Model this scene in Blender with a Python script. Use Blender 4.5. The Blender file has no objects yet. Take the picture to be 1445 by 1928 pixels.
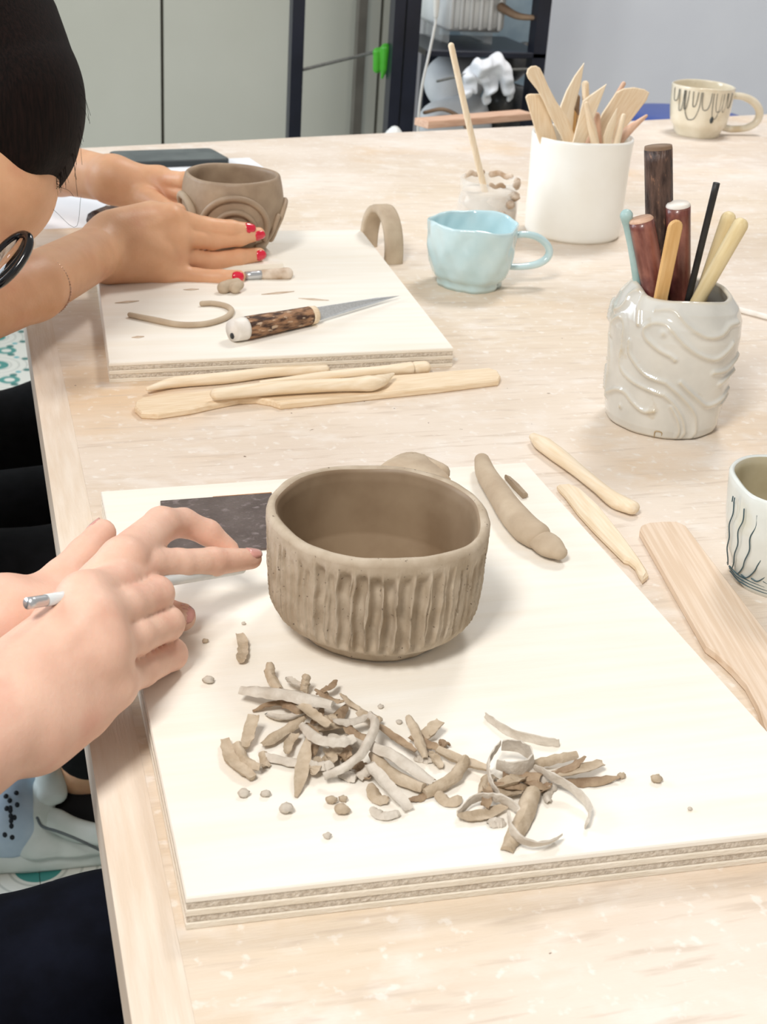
import bpy, math, random
import numpy as np
from mathutils import Vector, Matrix

random.seed(7); rng = np.random.default_rng(7); grit = np.random.default_rng(3)
scene = bpy.context.scene
COL = scene.collection
TZ = 0.75                       # height of the table top
IW, IH, FPX = 1445.0, 1928.0, 2600.0

# ------------------------------------------------------------------ camera
PITCH, ROLL, YAW = math.radians(25.9), math.radians(4.0), math.radians(-17.5)
CAM = np.array([0.0, 0.0, 0.42 + TZ])
_F = np.array([-math.sin(YAW) * math.cos(PITCH), math.cos(YAW) * math.cos(PITCH), -math.sin(PITCH)])
_R0 = np.array([math.cos(YAW), math.sin(YAW), 0.0]); _U0 = np.cross(_R0, _F)
_R = _R0 * math.cos(ROLL) + _U0 * math.sin(ROLL); _U = -_R0 * math.sin(ROLL) + _U0 * math.cos(ROLL)
cd = bpy.data.cameras.new('camera'); cam = bpy.data.objects.new('camera', cd); COL.objects.link(cam)
cam.matrix_world = Matrix(((_R[0], _U[0], -_F[0], CAM[0]), (_R[1], _U[1], -_F[1], CAM[1]), (_R[2], _U[2], -_F[2], CAM[2]), (0, 0, 0, 1)))
cd.sensor_fit = 'VERTICAL'; cd.sensor_height = 36.0; cd.lens = FPX / IH * 36.0
cd.clip_start = 0.02
cd.dof.use_dof = True; cd.dof.focus_distance = 0.85; cd.dof.aperture_fstop = 24
scene.camera = cam

# ------------------------------------------------------------------ world, lamps, exposure
wd = bpy.data.worlds.new('room_light'); scene.world = wd; wd.use_nodes = True
bg = wd.node_tree.nodes['Background']; bg.inputs[0].default_value = (1.0, 0.98, 0.95, 1); bg.inputs[1].default_value = 0.33
def area(name, loc, target, size, power, col):
    l = bpy.data.lights.new(name, 'AREA'); l.shape = 'RECTANGLE'; l.size, l.size_y = size; l.energy = power; l.color = col
    o = bpy.data.objects.new(name, l); COL.objects.link(o); o.location = loc
    o.rotation_euler = (Vector(target) - Vector(loc)).to_track_quat('-Z', 'Y').to_euler()
    return o
area('ceiling_lamp', (-0.62, -0.25, 2.45), (0.3, 0.9, TZ), (0.40, 0.6), 28, (1.0, 0.97, 0.93))
area('ceiling_lamp', (1.3, 2.25, 2.75), (1.15, 2.15, 0), (0.45, 0.6), 22, (1.0, 0.97, 0.94))
area('window_daylight', (-2.5, 2.4, 1.75), (0.4, 1.0, TZ), (1.8, 1.7), 74, (0.80, 0.90, 1.0))
vs = scene.view_settings
vs.view_transform = 'Standard'; vs.look = 'None'; vs.gamma = 1.0; vs.exposure = 0.29; vs.use_curve_mapping = False

# ------------------------------------------------------------------ helpers: where things stand
def ray(px, py):
    return _F + _R * (px - IW / 2) / FPX - _U * (py - IH / 2) / FPX
def P(px, py, h=0.0):            # the point at height h above the table top
    d = ray(px, py); return CAM + d * ((h + TZ - CAM[2]) / d[2])
def PY(px, py, y):               # the point on the upright plane Y = y
    d = ray(px, py); return CAM + d * (y / d[1])
def T(x, y, h): return np.array([x, y, h + TZ])
def unit(v): v = np.asarray(v, float); return v / (np.linalg.norm(v) + 1e-12)

# ------------------------------------------------------------------ helpers: objects
def tag(o, label=None, cat=None, group=None, kind=None):
    if label: o['label'] = label
    if cat: o['category'] = cat
    if group: o['group'] = group
    if kind: o['kind'] = kind
    return o
def wpos(o):
    p = Vector((0, 0, 0))
    while o is not None: p = p + o.location; o = o.parent
    return np.array(p)
def thing(name, label, cat, loc, group=None):
    o = bpy.data.objects.new(name, None); COL.objects.link(o); o.location = [float(c) for c in loc]
    o.empty_display_size = 0.02
    return tag(o, label, cat, group)
def obj(name, VF, mat, parent=None, origin=None, smooth=True, axis=None, label=None):
    V, F = np.asarray(VF[0], float), VF[1]
    base = wpos(parent) if parent is not None else np.zeros(3)
    if origin is None:
        origin = base if parent is not None else np.array([V[:, 0].mean(), V[:, 1].mean(), V[:, 2].min()])
    origin = np.asarray(origin, float)
    L = V - origin
    o_rot = None
    if axis is not None:                               # local X runs along the grain
        ax = unit(axis); up = np.array([0, 0, 1.0]) if abs(ax[2]) < 0.9 else np.array([0, 1.0, 0])
        ay = unit(np.cross(up, ax)); az = np.cross(ax, ay); Rm = np.stack([ax, ay, az], 1)
        L = L @ Rm; o_rot = Matrix([list(r) for r in Rm]).to_euler()
    me = bpy.data.meshes.new(name)
    me.from_pydata(L.tolist(), [], [list(map(int, f)) for f in F]); me.validate(); me.update()
    if smooth: me.shade_smooth()
    if mat is not None: me.materials.append(mat)
    o = bpy.data.objects.new(name, me); COL.objects.link(o)
    o.location = [float(c) for c in (origin - base)]
    if o_rot is not None: o.rotation_euler = o_rot
    if parent is not None: o.parent = parent
    if label: o['label'] = label
    return o
def inside(o, m, prof, n):            # second material for the inner wall: shade-darkened clay, or its own glaze
    ir = int(np.argmax([p[1] for p in prof])); o.data.materials.append(m)
    idx = [1 if (k // n) > ir else 0 for k in range(len(o.data.polygons))]
    o.data.polygons.foreach_set('material_index', idx); o.data.update(); return o
def sharp(o, deg=35):
    o.data.set_sharp_from_angle(angle=math.radians(deg)); return o

# ------------------------------------------------------------------ helpers: shapes
def join(*parts):
    V, F, n = [], [], 0
    for v, f in parts:
        v = np.asarray(v, float); V.append(v); F += [[i + n for i in q] for q in f]; n += len(v)
    return np.concatenate(V), F
def spline(pts, n):
    pts = [np.asarray(p, float) for p in pts]
    if len(pts) == 2: return np.array([pts[0] + (pts[1] - pts[0]) * t for t in np.linspace(0, 1, n)])
    q = [2 * pts[0] - pts[1]] + pts + [2 * pts[-1] - pts[-2]]
    out = []
    for t in np.linspace(0, len(pts) - 1, n):
        i = min(int(t), len(pts) - 2); u = t - i; a, b, c, d = q[i:i + 4]
        out.append(0.5 * (2 * b + (c - a) * u + (2 * a - 5 * b + 4 * c - d) * u * u + (3 * b - a - 3 * c + d) * u ** 3))
    return np.array(out)
def interp(vals, n):
    vals = np.atleast_1d(np.asarray(vals, float))
    if len(vals) == 1: return np.full(n, vals[0])
    return np.interp(np.linspace(0, 1, n), np.linspace(0, 1, len(vals)), vals)
def frames(path, up=(0, 0, 1)):
    n = len(path); tg = np.gradient(path, axis=0); tg /= np.linalg.norm(tg, axis=1)[:, None] + 1e-12
    u = np.asarray(up, float); A, B = [], []
    s = np.cross(tg[0], u)
    if np.linalg.norm(s) < 1e-3: s = np.cross(tg[0], [1, 0.3, 0.1])
    s = unit(s)
    for i in range(n):
        s = unit(s - tg[i] * (s @ tg[i])); A.append(s); B.append(np.cross(s, tg[i]))
    return np.array(A), np.array(B), tg
def sweep(path, sec, scale=1.0, up=(0, 0, 1), cap=True, sx=None, sy=None):
    """sec: closed 2-D loop (side, up); scale per station"""
    path = np.asarray(path, float); n = len(path); A, B, tg = frames(path, up); sec = np.asarray(sec, float); m = len(sec)
    sc = interp(scale, n); sx = sc if sx is None else interp(sx, n); sy = sc if sy is None else interp(sy, n)
    V = []
    for i in range(n): V.append(path[i] + np.outer(sec[:, 0] * sx[i], A[i]) + np.outer(sec[:, 1] * sy[i], B[i]))
    V = np.concatenate(V); F = []
    for i in range(n - 1):
        for j in range(m):
            k = (j + 1) % m; F.append([i * m + j, i * m + k, (i + 1) * m + k, (i + 1) * m + j])
    if cap: F.append(list(range(m))[::-1]); F.append([(n - 1) * m + j for j in range(m)])
    return V, F
def circle(m): a = np.arange(m) * 2 * math.pi / m; return np.stack([np.cos(a), np.sin(a)], 1)
def tube(pts, r, n=14, m=12, flat=1.0, rounded=True, up=(0, 0, 1)):
    path = spline(pts, n); rr = interp(r, n)
    if rounded:
        tg0, tg1 = unit(path[0] - path[1]), unit(path[-1] - path[-2]); k = [0.35, 0.7, 0.92]
        pre = [path[0] + tg0 * rr[0] * flat * c for c in k[::-1]]; post = [path[-1] + tg1 * rr[-1] * flat * c for c in k]
        path = np.array(pre + list(path) + post)
        cs = [math.sqrt(1 - c * c) for c in k]
        rr = np.array([rr[0] * c for c in cs[::-1]] + list(rr) + [rr[-1] * c for c in cs])
    nn = len(path)
    A, B, tg = frames(path, up); sec = circle(m); V = []
    for i in range(nn): V.append(path[i] + np.outer(sec[:, 0] * rr[i], A[i]) + np.outer(sec[:, 1] * rr[i] * flat, B[i]))
    V = np.concatenate(V); F = []
    for i in range(nn - 1):
        for j in range(m):
            k2 = (j + 1) % m; F.append([i * m + j, i * m + k2, (i + 1) * m + k2, (i + 1) * m + j])
    F.append(list(range(m))[::-1]); F.append([(nn - 1) * m + j for j in range(m)])
    return V, F
def prism(outline, nrm, t, bevel=0.0006):
    """outline: list of 3-D points (one side), thickened by t along nrm with bevelled rims"""
    O = np.asarray(outline, float); nrm = unit(nrm); m = len(O)
    e = np.roll(O, -1, 0) - O; e /= np.linalg.norm(e, axis=1)[:, None] + 1e-12
    area2 = sum(np.cross(O[i], O[(i + 1) % m]) @ nrm for i in range(m))
    if area2 < 0: O = O[::-1]; e = np.roll(O, -1, 0) - O; e /= np.linalg.norm(e, axis=1)[:, None] + 1e-12
    inn = np.cross(nrm, e); iv = inn + np.roll(inn, 1, 0); iv /= np.maximum(np.linalg.norm(iv, axis=1)[:, None], 0.3)
    b = min(bevel, t * 0.45)
    rings = [O + iv * b, O + nrm * b, O + nrm * (t - b), O + iv * b + nrm * t]
    V = np.concatenate(rings); F = []
    for r in range(3):
        for j in range(m):
            k = (j + 1) % m; F.append([r * m + j, r * m + k, (r + 1) * m + k, (r + 1) * m + j])
    F.append(list(range(m))[::-1]); F.append([3 * m + j for j in range(m)])
    return V, F
def box(lo, hi, bevel=0.002):
    lo, hi = np.asarray(lo, float), np.asarray(hi, float)
    return prism([(lo[0], lo[1], lo[2]), (hi[0], lo[1], lo[2]), (hi[0], hi[1], lo[2]), (lo[0], hi[1], lo[2])], (0, 0, 1), hi[2] - lo[2], bevel)
def facing(c): d = CAM[:2] - np.asarray(c)[:2]; return math.atan2(d[1], d[0])
def lathe(c, prof, n=96, disp=None, rimz=None, lean=(0, 0), oval=1.0):
    """prof: closed chain of (r, z) from outer bottom centre over the rim to inner bottom centre; theta 0 faces the camera, + to its right"""
    c = np.asarray(c, float); ph = facing(c); th = np.arange(n) * 2 * math.pi / n; V = []
    zmax = max(p[1] for p in prof); ir = int(np.argmax([p[1] for p in prof]))
    for i, (r, z) in enumerate(prof):
        rr = np.full(n, r, float); zz = np.full(n, z, float)
        if disp is not None: rr = rr + disp(th, z, i <= ir) * (1 if r > 1e-4 else 0)
        if rimz is not None: zz = zz + rimz(th) * (z / zmax) ** 3
        x = np.cos(th + ph) * rr * 1.0; y = np.sin(th + ph) * rr * oval
        V.append(np.stack([c[0] + x + lean[0] * zz, c[1] + y + lean[1] * zz, c[2] + zz], 1))
    V = np.concatenate(V); F = []
    for i in range(len(prof) - 1):
        for j in range(n):
            k = (j + 1) % n; F.append([i * n + j, i * n + k, (i + 1) * n + k, (i + 1) * n + j])
    return V, F
def dense(prof, step):
    out = [prof[0]]
    for a, b in zip(prof[:-1], prof[1:]):
        k = max(1, int(math.hypot(b[0] - a[0], b[1] - a[1]) / step))
        for i in range(1, k + 1): out.append((a[0] + (b[0] - a[0]) * i / k, a[1] + (b[1] - a[1]) * i / k))
    return out
def smooth_prof(pts, n):
    s = spline([(p[0], p[1], 0) for p in pts], n); return [(max(a, 0.0), b) for a, b, _ in s]
def rprof(pts, z):
    pts = sorted(pts, key=lambda p: p[1]); return float(np.interp(z, [p[1] for p in pts], [p[0] for p in pts]))
def surf_pt(c, rz, th, z, off=0.0):
    ph = facing(c); r = rz(z) + off
    return np.array([c[0] + math.cos(ph + th) * r, c[1] + math.sin(ph + th) * r, c[2] + z])
def ball(c, r, n=10, squash=(1, 1, 1), noise=0.0):
    V, F = [], []
    rings = n
    for i in range(rings + 1):
        a = math.pi * i / rings
        for j in range(2 * n):
            b = math.pi * j / n; k = 1 + noise * (rng.random() - 0.5) if 0 < i < rings else 1
            V.append([c[0] + r * squash[0] * math.sin(a) * math.cos(b) * k, c[1] + r * squash[1] * math.sin(a) * math.sin(b) * k, c[2] + r * squash[2] * math.cos(a) * k])
    m = 2 * n
    for i in range(rings):
        for j in range(m): k = (j + 1) % m; F.append([i * m + j, (i + 1) * m + j, (i + 1) * m + k, i * m + k])
    return np.array(V), F

# implicit surfaces for bodies and lumps of clay
def smin(a, b, k):
    h = np.clip(0.5 + 0.5 * (b - a) / k, 0, 1); return b + (a - b) * h - k * h * (1 - h)
class Field:
    def __init__(s, lo, hi, res):
        s.lo, s.res = np.asarray(lo, float), res
        s.n = np.ceil((np.asarray(hi) - s.lo) / res).astype(int) + 1
        s.ax = [(s.lo[i] + np.arange(s.n[i]) * res).astype(np.float32) for i in range(3)]
    def new(s): return np.full(s.n, 1.0, np.float32)
    def add(s, F, prims, k):
        for p in prims:
            a, b, ra, rb = np.asarray(p[0], float), np.asarray(p[1], float), p[2], p[3]
            m = max(ra, rb) + 2.2 * k + 3 * s.res
            i0 = np.maximum(np.floor((np.minimum(a, b) - m - s.lo) / s.res).astype(int), 0)
            i1 = np.minimum(np.ceil((np.maximum(a, b) + m - s.lo) / s.res).astype(int) + 1, s.n)
            if np.any(i1 <= i0): continue
            sl = tuple(slice(i0[i], i1[i]) for i in range(3))
            X = [s.ax[0][sl[0]][:, None, None], s.ax[1][sl[1]][None, :, None], s.ax[2][sl[2]][None, None, :]]
            ab = b - a; L = float(ab @ ab) + 1e-12
            t = np.clip(((X[0] - a[0]) * ab[0] + (X[1] - a[1]) * ab[1] + (X[2] - a[2]) * ab[2]) / L, 0, 1)
            d = np.sqrt((X[0] - a[0] - t * ab[0]) ** 2 + (X[1] - a[1] - t * ab[1]) ** 2 + (X[2] - a[2] - t * ab[2]) ** 2) - (ra + t * (rb - ra))
            F[sl] = smin(F[sl], d.astype(np.float32), k)
        return F
    def mesh(s, F):
        S = F < 0
        cnt = sum(S[i:s.n[0] - 1 + i, j:s.n[1] - 1 + j, k:s.n[2] - 1 + k].astype(np.int8) for i in (0, 1) for j in (0, 1) for k in (0, 1))
        act = (cnt > 0) & (cnt < 8); ijk = np.argwhere(act); idx = np.full(act.shape, -1, np.int64); idx[act] = np.arange(len(ijk))
        acc = np.zeros((len(ijk), 3)); num = np.zeros(len(ijk)); cor = [(i, j, k) for i in (0, 1) for j in (0, 1) for k in (0, 1)]
        g = {c: F[ijk[:, 0] + c[0], ijk[:, 1] + c[1], ijk[:, 2] + c[2]].astype(float) for c in cor}
        for c in cor:
            for ax in range(3):
                if c[ax]: continue
                e = list(c); e[ax] = 1; a, b = g[c], g[tuple(e)]
                x = (a < 0) != (b < 0); t = np.where(x, a / np.where(a == b, 1, a - b), 0)
                p = np.tile(np.array(c, float), (len(ijk), 1)); p[:, ax] += t
                acc[x] += p[x]; num[x] += 1
        V = s.lo + (ijk + acc / np.maximum(num, 1)[:, None]) * s.res
        Fc = []
        for ax in range(3):
            o1, o2 = [(1, 2), (2, 0), (0, 1)][ax]
            A = S.take(range(0, s.n[ax] - 1), ax); B = S.take(range(1, s.n[ax]), ax)
            e = np.argwhere(A != B)
            e = e[(e[:, o1] > 0) & (e[:, o2] > 0) & (e[:, o1] < s.n[o1] - 1) & (e[:, o2] < s.n[o2] - 1)]
            ins = A[e[:, 0], e[:, 1], e[:, 2]]
            def gi(d1, d2):
                q = e.copy(); q[:, o1] += d1; q[:, o2] += d2; return idx[q[:, 0], q[:, 1], q[:, 2]]
            q = np.stack([gi(-1, -1), gi(0, -1), gi(0, 0), gi(-1, 0)], 1)
            q[~ins] = q[~ins][:, ::-1]; Fc.append(q)
        return V, np.concatenate(Fc).tolist()

# ------------------------------------------------------------------ materials
def lin(c):
    return tuple(((v / 255) / 12.92 if v / 255 <= 0.04045 else ((v / 255 + 0.055) / 1.055) ** 2.4) for v in c) + (1.0,)
def mat(name, c1, c2=None, rough=0.6, scale=30, stretch=(1, 1, 1), bump=0.0, bscale=None, spec=0.4, detail=4, lo=0.35, hi=0.65,
        metal=0.0, sss=0.0, coat=0.0, trans=0.0, alpha=1.0, speck=None, sheen=0.0, coords='Object', dist=0.0, layer=None):
    m = bpy.data.materials.new(name); m.use_nodes = True; nt = m.node_tree; N, L = nt.nodes, nt.links
    b = N['Principled BSDF']; b.inputs['Roughness'].default_value = rough; b.inputs['Specular IOR Level'].default_value = spec
    b.inputs['Metallic'].default_value = metal; b.inputs['Coat Weight'].default_value = coat; b.inputs['Coat Roughness'].default_value = 0.08
    b.inputs['Transmission Weight'].default_value = trans; b.inputs['Alpha'].default_value = alpha; b.inputs['Sheen Weight'].default_value = sheen
    if sss:
        b.inputs['Subsurface Weight'].default_value = sss; b.inputs['Subsurface Radius'].default_value = (1.0, 0.35, 0.2); b.inputs['Subsurface Scale'].default_value = 0.004
    tc = N.new('ShaderNodeTexCoord'); mp = N.new('ShaderNodeMapping'); mp.inputs['Scale'].default_value = stretch; L.new(tc.outputs[coords], mp.inputs['Vector'])
    def noise(sc, det=detail, ds=dist):
        t = N.new('ShaderNodeTexNoise'); t.inputs['Scale'].default_value = sc; t.inputs['Detail'].default_value = det; t.inputs['Distortion'].default_value = ds
        L.new(mp.outputs[0], t.inputs['Vector']); return t
    def ramp(src, a, bb, ca=(0, 0, 0, 1), cb=(1, 1, 1, 1)):
        r = N.new('ShaderNodeValToRGB'); r.color_ramp.elements[0].position = a; r.color_ramp.elements[1].position = bb
        r.color_ramp.elements[0].color = ca; r.color_ramp.elements[1].color = cb; L.new(src, r.inputs['Fac']); return r
    out = None
    if c2 is None: b.inputs['Base Color'].default_value = lin(c1)
    else:
        n1 = noise(scale); r = ramp(n1.outputs['Fac'], lo, hi, lin(c1), lin(c2)); out = r.outputs['Color']
    def over(src, colour, sc, a, bb, st=(1, 1, 1), fac=1.0):
        mp2 = N.new('ShaderNodeMapping'); mp2.inputs['Scale'].default_value = st; L.new(tc.outputs[coords], mp2.inputs['Vector'])
        t = N.new('ShaderNodeTexNoise'); t.inputs['Scale'].default_value = sc; t.inputs['Detail'].default_value = 5; L.new(mp2.outputs[0], t.inputs['Vector'])
        k = ramp(t.outputs['Fac'], a, bb, (0, 0, 0, 1), (fac, fac, fac, 1)); mx = N.new('ShaderNodeMixRGB'); L.new(k.outputs['Color'], mx.inputs['Fac'])
        if src is None: mx.inputs['Color1'].default_value = lin(c1)
        else: L.new(src, mx.inputs['Color1'])
        mx.inputs['Color2'].default_value = lin(colour); return mx.outputs['Color']
    for ly in (layer or []): out = over(out, *ly)
    if speck: out = over(out, speck[0], speck[1], speck[2], speck[2] + 0.03)
    if out is not None: L.new(out, b.inputs['Base Color'])
    if bump:
        n2 = noise(bscale or scale * 2, 6); bp = N.new('ShaderNodeBump'); bp.inputs['Strength'].default_value = bump; bp.inputs['Distance'].default_value = 0.002
        L.new(n2.outputs['Fac'], bp.inputs['Height']); L.new(bp.outputs['Normal'], b.inputs['Normal'])
    return m

M = {}
M['table'] = mat('table_plywood', (220, 202, 179), (229, 214, 195), rough=0.62, scale=9, stretch=(1.6, 16, 4), bump=0.25, bscale=60, lo=0.3, hi=0.7,
                 layer=[((219, 204, 192), 1.3, 0.45, 0.60, (1, 1, 1), 0.7), ((236, 224, 211), 3.2, 0.47, 0.66, (1, 1.6, 1), 0.85), ((222, 188, 146), 4.0, 0.57, 0.72, (1, 1.3, 1), 0.6), ((240, 233, 225), 30, 0.52, 0.70, (1, 1.4, 1), 0.5), ((202, 184, 166), 70, 0.56, 0.70, (0.35, 3, 1), 0.55), ((244, 239, 232), 120, 0.60, 0.68, (1, 1, 1), 0.5)],
                 speck=((120, 96, 80), 150, 0.755))
M['edge'] = mat('edge_strip_wood', (224, 207, 187), (233, 220, 204), rough=0.65, scale=14, stretch=(14, 1.2, 4), bump=0.25, bscale=60,
                layer=[((222, 196, 160), 6, 0.6, 0.75, (2, 1, 1), 0.5)])
M['ply_top'] = mat('birch_veneer', (241, 234, 221), (245, 240, 230), rough=0.55, scale=7, stretch=(1.2, 14, 3), bump=0.08, bscale=80, layer=[((236, 223, 200), 5, 0.58, 0.75, (1, 4, 1), 0.4)])
M['ply_light'] = mat('ply_layer_pale', (231, 221, 203), (240, 231, 216), rough=0.8, scale=60, stretch=(1, 1, 5), bump=0.4, bscale=300)
M['ply_dark'] = mat('ply_layer_end_grain', (200, 188, 172), (230, 220, 205), rough=0.9, scale=420, stretch=(1, 1, 1), bump=0.8, bscale=700)
M['clay'] = mat('wet_stoneware_clay', (148, 128, 105), (166, 147, 123), rough=0.55, scale=45, bump=0.08, bscale=180, spec=0.35, speck=((104, 90, 78), 260, 0.70))
M['clay_carved'] = mat('carved_stoneware_clay', (170, 153, 131), (190, 175, 155), rough=0.72, scale=70, bump=0.10, bscale=420, spec=0.25, speck=((110, 96, 84), 380, 0.67))
M['clay_damp_shade'] = mat('damp_clay_inner_shade', (134, 112, 88), (152, 131, 106), rough=0.5, scale=30, bump=0.05, bscale=120)  # damp clay, coloured darker to deepen the shade inside the bowl
M['glaze_olive'] = mat('olive_lining_glaze', (176, 164, 134), (194, 184, 156), rough=0.2, scale=30, coat=0.4)
M['clay_far'] = mat('smooth_clay', (150, 128, 106), (170, 148, 124), rough=0.5, scale=40, bump=0.15, bscale=200)
M['clay_pale'] = mat('leather_hard_clay', (180, 160, 136), (196, 178, 154), rough=0.7, scale=50, bump=0.2, bscale=220)
M['shave1'] = mat('clay_shaving_tan', (174, 155, 130), (198, 181, 158), rough=0.65, scale=120, bump=0.35, bscale=500)
M['shave2'] = mat('clay_shaving_grey', (190, 179, 164), (212, 203, 190), rough=0.6, scale=120, bump=0.3, bscale=500)
M['shave3'] = mat('clay_shaving_dark', (142, 117, 92), (170, 147, 120), rough=0.65, scale=120, bump=0.4, bscale=500)
M['wood_pale'] = mat('boxwood_pale', (233, 212, 180), (243, 227, 202), rough=0.55, scale=30, stretch=(1, 12, 12), bump=0.05)
M['wood_warm'] = mat('wooden_spatula', (228, 203, 168), (239, 220, 192), rough=0.55, scale=30, stretch=(1.5, 18, 18), bump=0.08)
M['wood_grain'] = mat('pine_paddle', (219, 194, 168), (230, 209, 187), rough=0.6, scale=16, stretch=(0.6, 22, 22), bump=0.12, lo=0.42, hi=0.58)
M['wood_amber'] = mat('amber_wood', (218, 172, 110), (232, 192, 134), rough=0.5, scale=30, stretch=(1, 10, 10))
M['wood_straw'] = mat('straw_wood', (222, 200, 150), (234, 216, 172), rough=0.5, scale=30, stretch=(1, 10, 10))
M['wood_pink'] = mat('pinkish_wood', (206, 164, 138), (224, 188, 162), rough=0.6, scale=30, stretch=(1, 10, 10))
M['bark'] = mat('bark_handle', (66, 42, 30), (168, 126, 92), rough=0.6, scale=60, stretch=(1, 3.5, 3.5), bump=0.9, bscale=130, lo=0.42, hi=0.6, layer=[((214, 186, 158), 90, 0.6, 0.66, (1, 3, 3), 0.8)])
M['bark_dark'] = mat('dark_bark_handle', (48, 34, 30), (98, 76, 66), rough=0.4, scale=60, stretch=(1, 4, 4), bump=0.7, bscale=140, layer=[((160, 118, 92), 120, 0.62, 0.68, (1, 4, 4), 0.7), ((196, 194, 202), 60, 0.68, 0.74, (1, 3, 3), 0.6)])
M['red_wood'] = mat('red_stained_handle', (104, 54, 46), (150, 96, 82), rough=0.35, scale=45, stretch=(1, 3, 3), coat=0.3, layer=[((84, 34, 40), 30, 0.55, 0.65, (1, 1, 1), 0.7)])
M['white_paint'] = mat('chipped_white_paint', (226, 218, 206), (240, 235, 228), rough=0.5, scale=60)
M['glaze_blue'] = mat('pale_blue_glaze', (190, 219, 224), (208, 231, 234), rough=0.12, scale=22, spec=0.5, coat=0.5, bump=0.1, bscale=25)
M['glaze_white'] = mat('white_satin_glaze', (243, 241, 233), (247, 246, 240), rough=0.3, scale=20, coat=0.2)
M['glaze_grey'] = mat('grey_white_glaze', (206, 204, 196), (222, 220, 212), rough=0.14, scale=25, coat=0.6, layer=[((196, 180, 150), 40, 0.66, 0.74, (1, 1, 1), 0.6)])
_nt = M['glaze_grey'].node_tree; _g = _nt.nodes.new('ShaderNodeNewGeometry'); _r = _nt.nodes.new('ShaderNodeValToRGB'); _x = _nt.nodes.new('ShaderNodeMixRGB')
_r.color_ramp.elements[0].position = 0.505; _r.color_ramp.elements[1].position = 0.56; _r.color_ramp.elements[1].color = (0.55, 0.55, 0.55, 1)
_l = _nt.nodes['Principled BSDF'].inputs['Base Color'].links[0]; _src = _l.from_socket
_nt.links.new(_g.outputs['Pointiness'], _r.inputs['Fac']); _nt.links.new(_r.outputs['Color'], _x.inputs['Fac']); _nt.links.new(_src, _x.inputs['Color1']); _x.inputs['Color2'].default_value = lin((206, 190, 158))
_nt.links.new(_x.outputs['Color'], _nt.nodes['Principled BSDF'].inputs['Base Color'])
M['glaze_cream'] = mat('cream_glaze', (218, 207, 182), (232, 223, 202), rough=0.18, scale=30, coat=0.5, layer=[((200, 178, 140), 22, 0.58, 0.72, (1, 1, 1), 0.7)], speck=((150, 128, 100), 300, 0.72))
M['glaze_pale'] = mat('pale_blue_white_glaze', (214, 218, 212), (228, 231, 226), rough=0.2, scale=25, coat=0.5, layer=[((204, 200, 170), 25, 0.55, 0.7, (1, 1, 1), 0.6)])
M['line_ink'] = mat('underglaze_line', (62, 66, 66), rough=0.35)
M['line_teal'] = mat('teal_underglaze_line', (62, 88, 96), rough=0.35)
M['line_brown'] = mat('brown_glaze_edge', (176, 152, 116), rough=0.3)
M['glass'] = mat('jar_glass', (244, 244, 240), rough=0.06, alpha=0.22, spec=0.6)
M['slip'] = mat('clay_slip', (216, 200, 182), (236, 228, 218), rough=0.45, scale=40, bump=0.3)
M['slip_dark'] = mat('dried_slip', (178, 150, 122), (222, 206, 188), rough=0.7, scale=70, bump=0.5)
M['steel'] = mat('knife_steel', (184, 187, 190), (200, 203, 206), rough=0.4, scale=90, stretch=(1, 8, 8), metal=0.25)
M['scraper'] = mat('dark_steel_scraper', (96, 84, 80), (118, 106, 102), rough=0.35, scale=30, metal=0.5, bump=0.5, bscale=160, layer=[((160, 146, 146), 140, 0.58, 0.68, (1, 1.4, 1), 0.6), ((96, 66, 48), 12, 0.62, 0.72, (1, 1, 1), 0.7)])
M['rust'] = mat('rusty_edge', (170, 112, 62), (196, 140, 84), rough=0.7, scale=60)
M['aluminium'] = mat('aluminium', (206, 208, 210), rough=0.3, metal=0.8)
M['tool_white'] = mat('painted_white_stylus', (214, 218, 218), (226, 229, 228), rough=0.35, scale=60)
M['black_rod'] = mat('black_rod', (34, 34, 34), (52, 50, 48), rough=0.5, scale=60)
M['teal_stick'] = mat('teal_painted_stick', (158, 190, 188), (182, 208, 206), rough=0.4, scale=40)
M['phone'] = mat('dark_slate_case', (78, 86, 88), (96, 104, 104), rough=0.5, scale=30)
M['phone_edge'] = mat('dark_slate_rim', (48, 54, 56), rough=0.4)
M['paper'] = mat('white_paper', (234, 238, 244), (240, 243, 248), rough=0.7, scale=10)
M['skin_near'] = mat('skin_light', (222, 178, 156), (232, 192, 170), rough=0.5, scale=40, sss=0.25, bump=0.12, bscale=420, spec=0.35, layer=[((220, 158, 138), 26, 0.55, 0.72, (1, 1, 1), 0.55)])
M['skin_far'] = mat('skin_warm', (216, 164, 126), (226, 176, 138), rough=0.45, scale=40, sss=0.25, bump=0.1, bscale=420, spec=0.4, layer=[((208, 142, 112), 26, 0.55, 0.72, (1, 1, 1), 0.5)])
M['nail'] = mat('natural_nail', (214, 158, 148), rough=0.2, coat=0.4)
M['nail_red'] = mat('red_nail_polish', (222, 30, 62), (206, 22, 54), rough=0.15, scale=90, coat=0.7)
M['hair'] = mat('dark_brown_hair', (13, 8, 7), (28, 17, 14), rough=0.7, spec=0.12, scale=30, stretch=(18, 18, 1.5), bump=0.25, bscale=60)
M['cloth_black'] = mat('black_cotton', (12, 12, 13), (18, 18, 20), rough=0.9, scale=60, spec=0.1)
M['cloth_navy'] = mat('navy_cotton', (11, 13, 22), (18, 21, 33), rough=0.9, scale=40, spec=0.12, bump=0.1)
M['cloth_shirt'] = mat('grey_cotton', (70, 72, 78), (84, 86, 92), rough=0.9, scale=60)
M['chain'] = mat('bracelet_chain', (150, 104, 84), (196, 160, 140), rough=0.3, metal=0.7, scale=400)
M['frame_black'] = mat('glasses_frame', (16, 17, 20), rough=0.15, coat=0.4)
M['lens'] = mat('spectacle_lens', (250, 250, 250), rough=0.02, trans=1.0)
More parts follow.
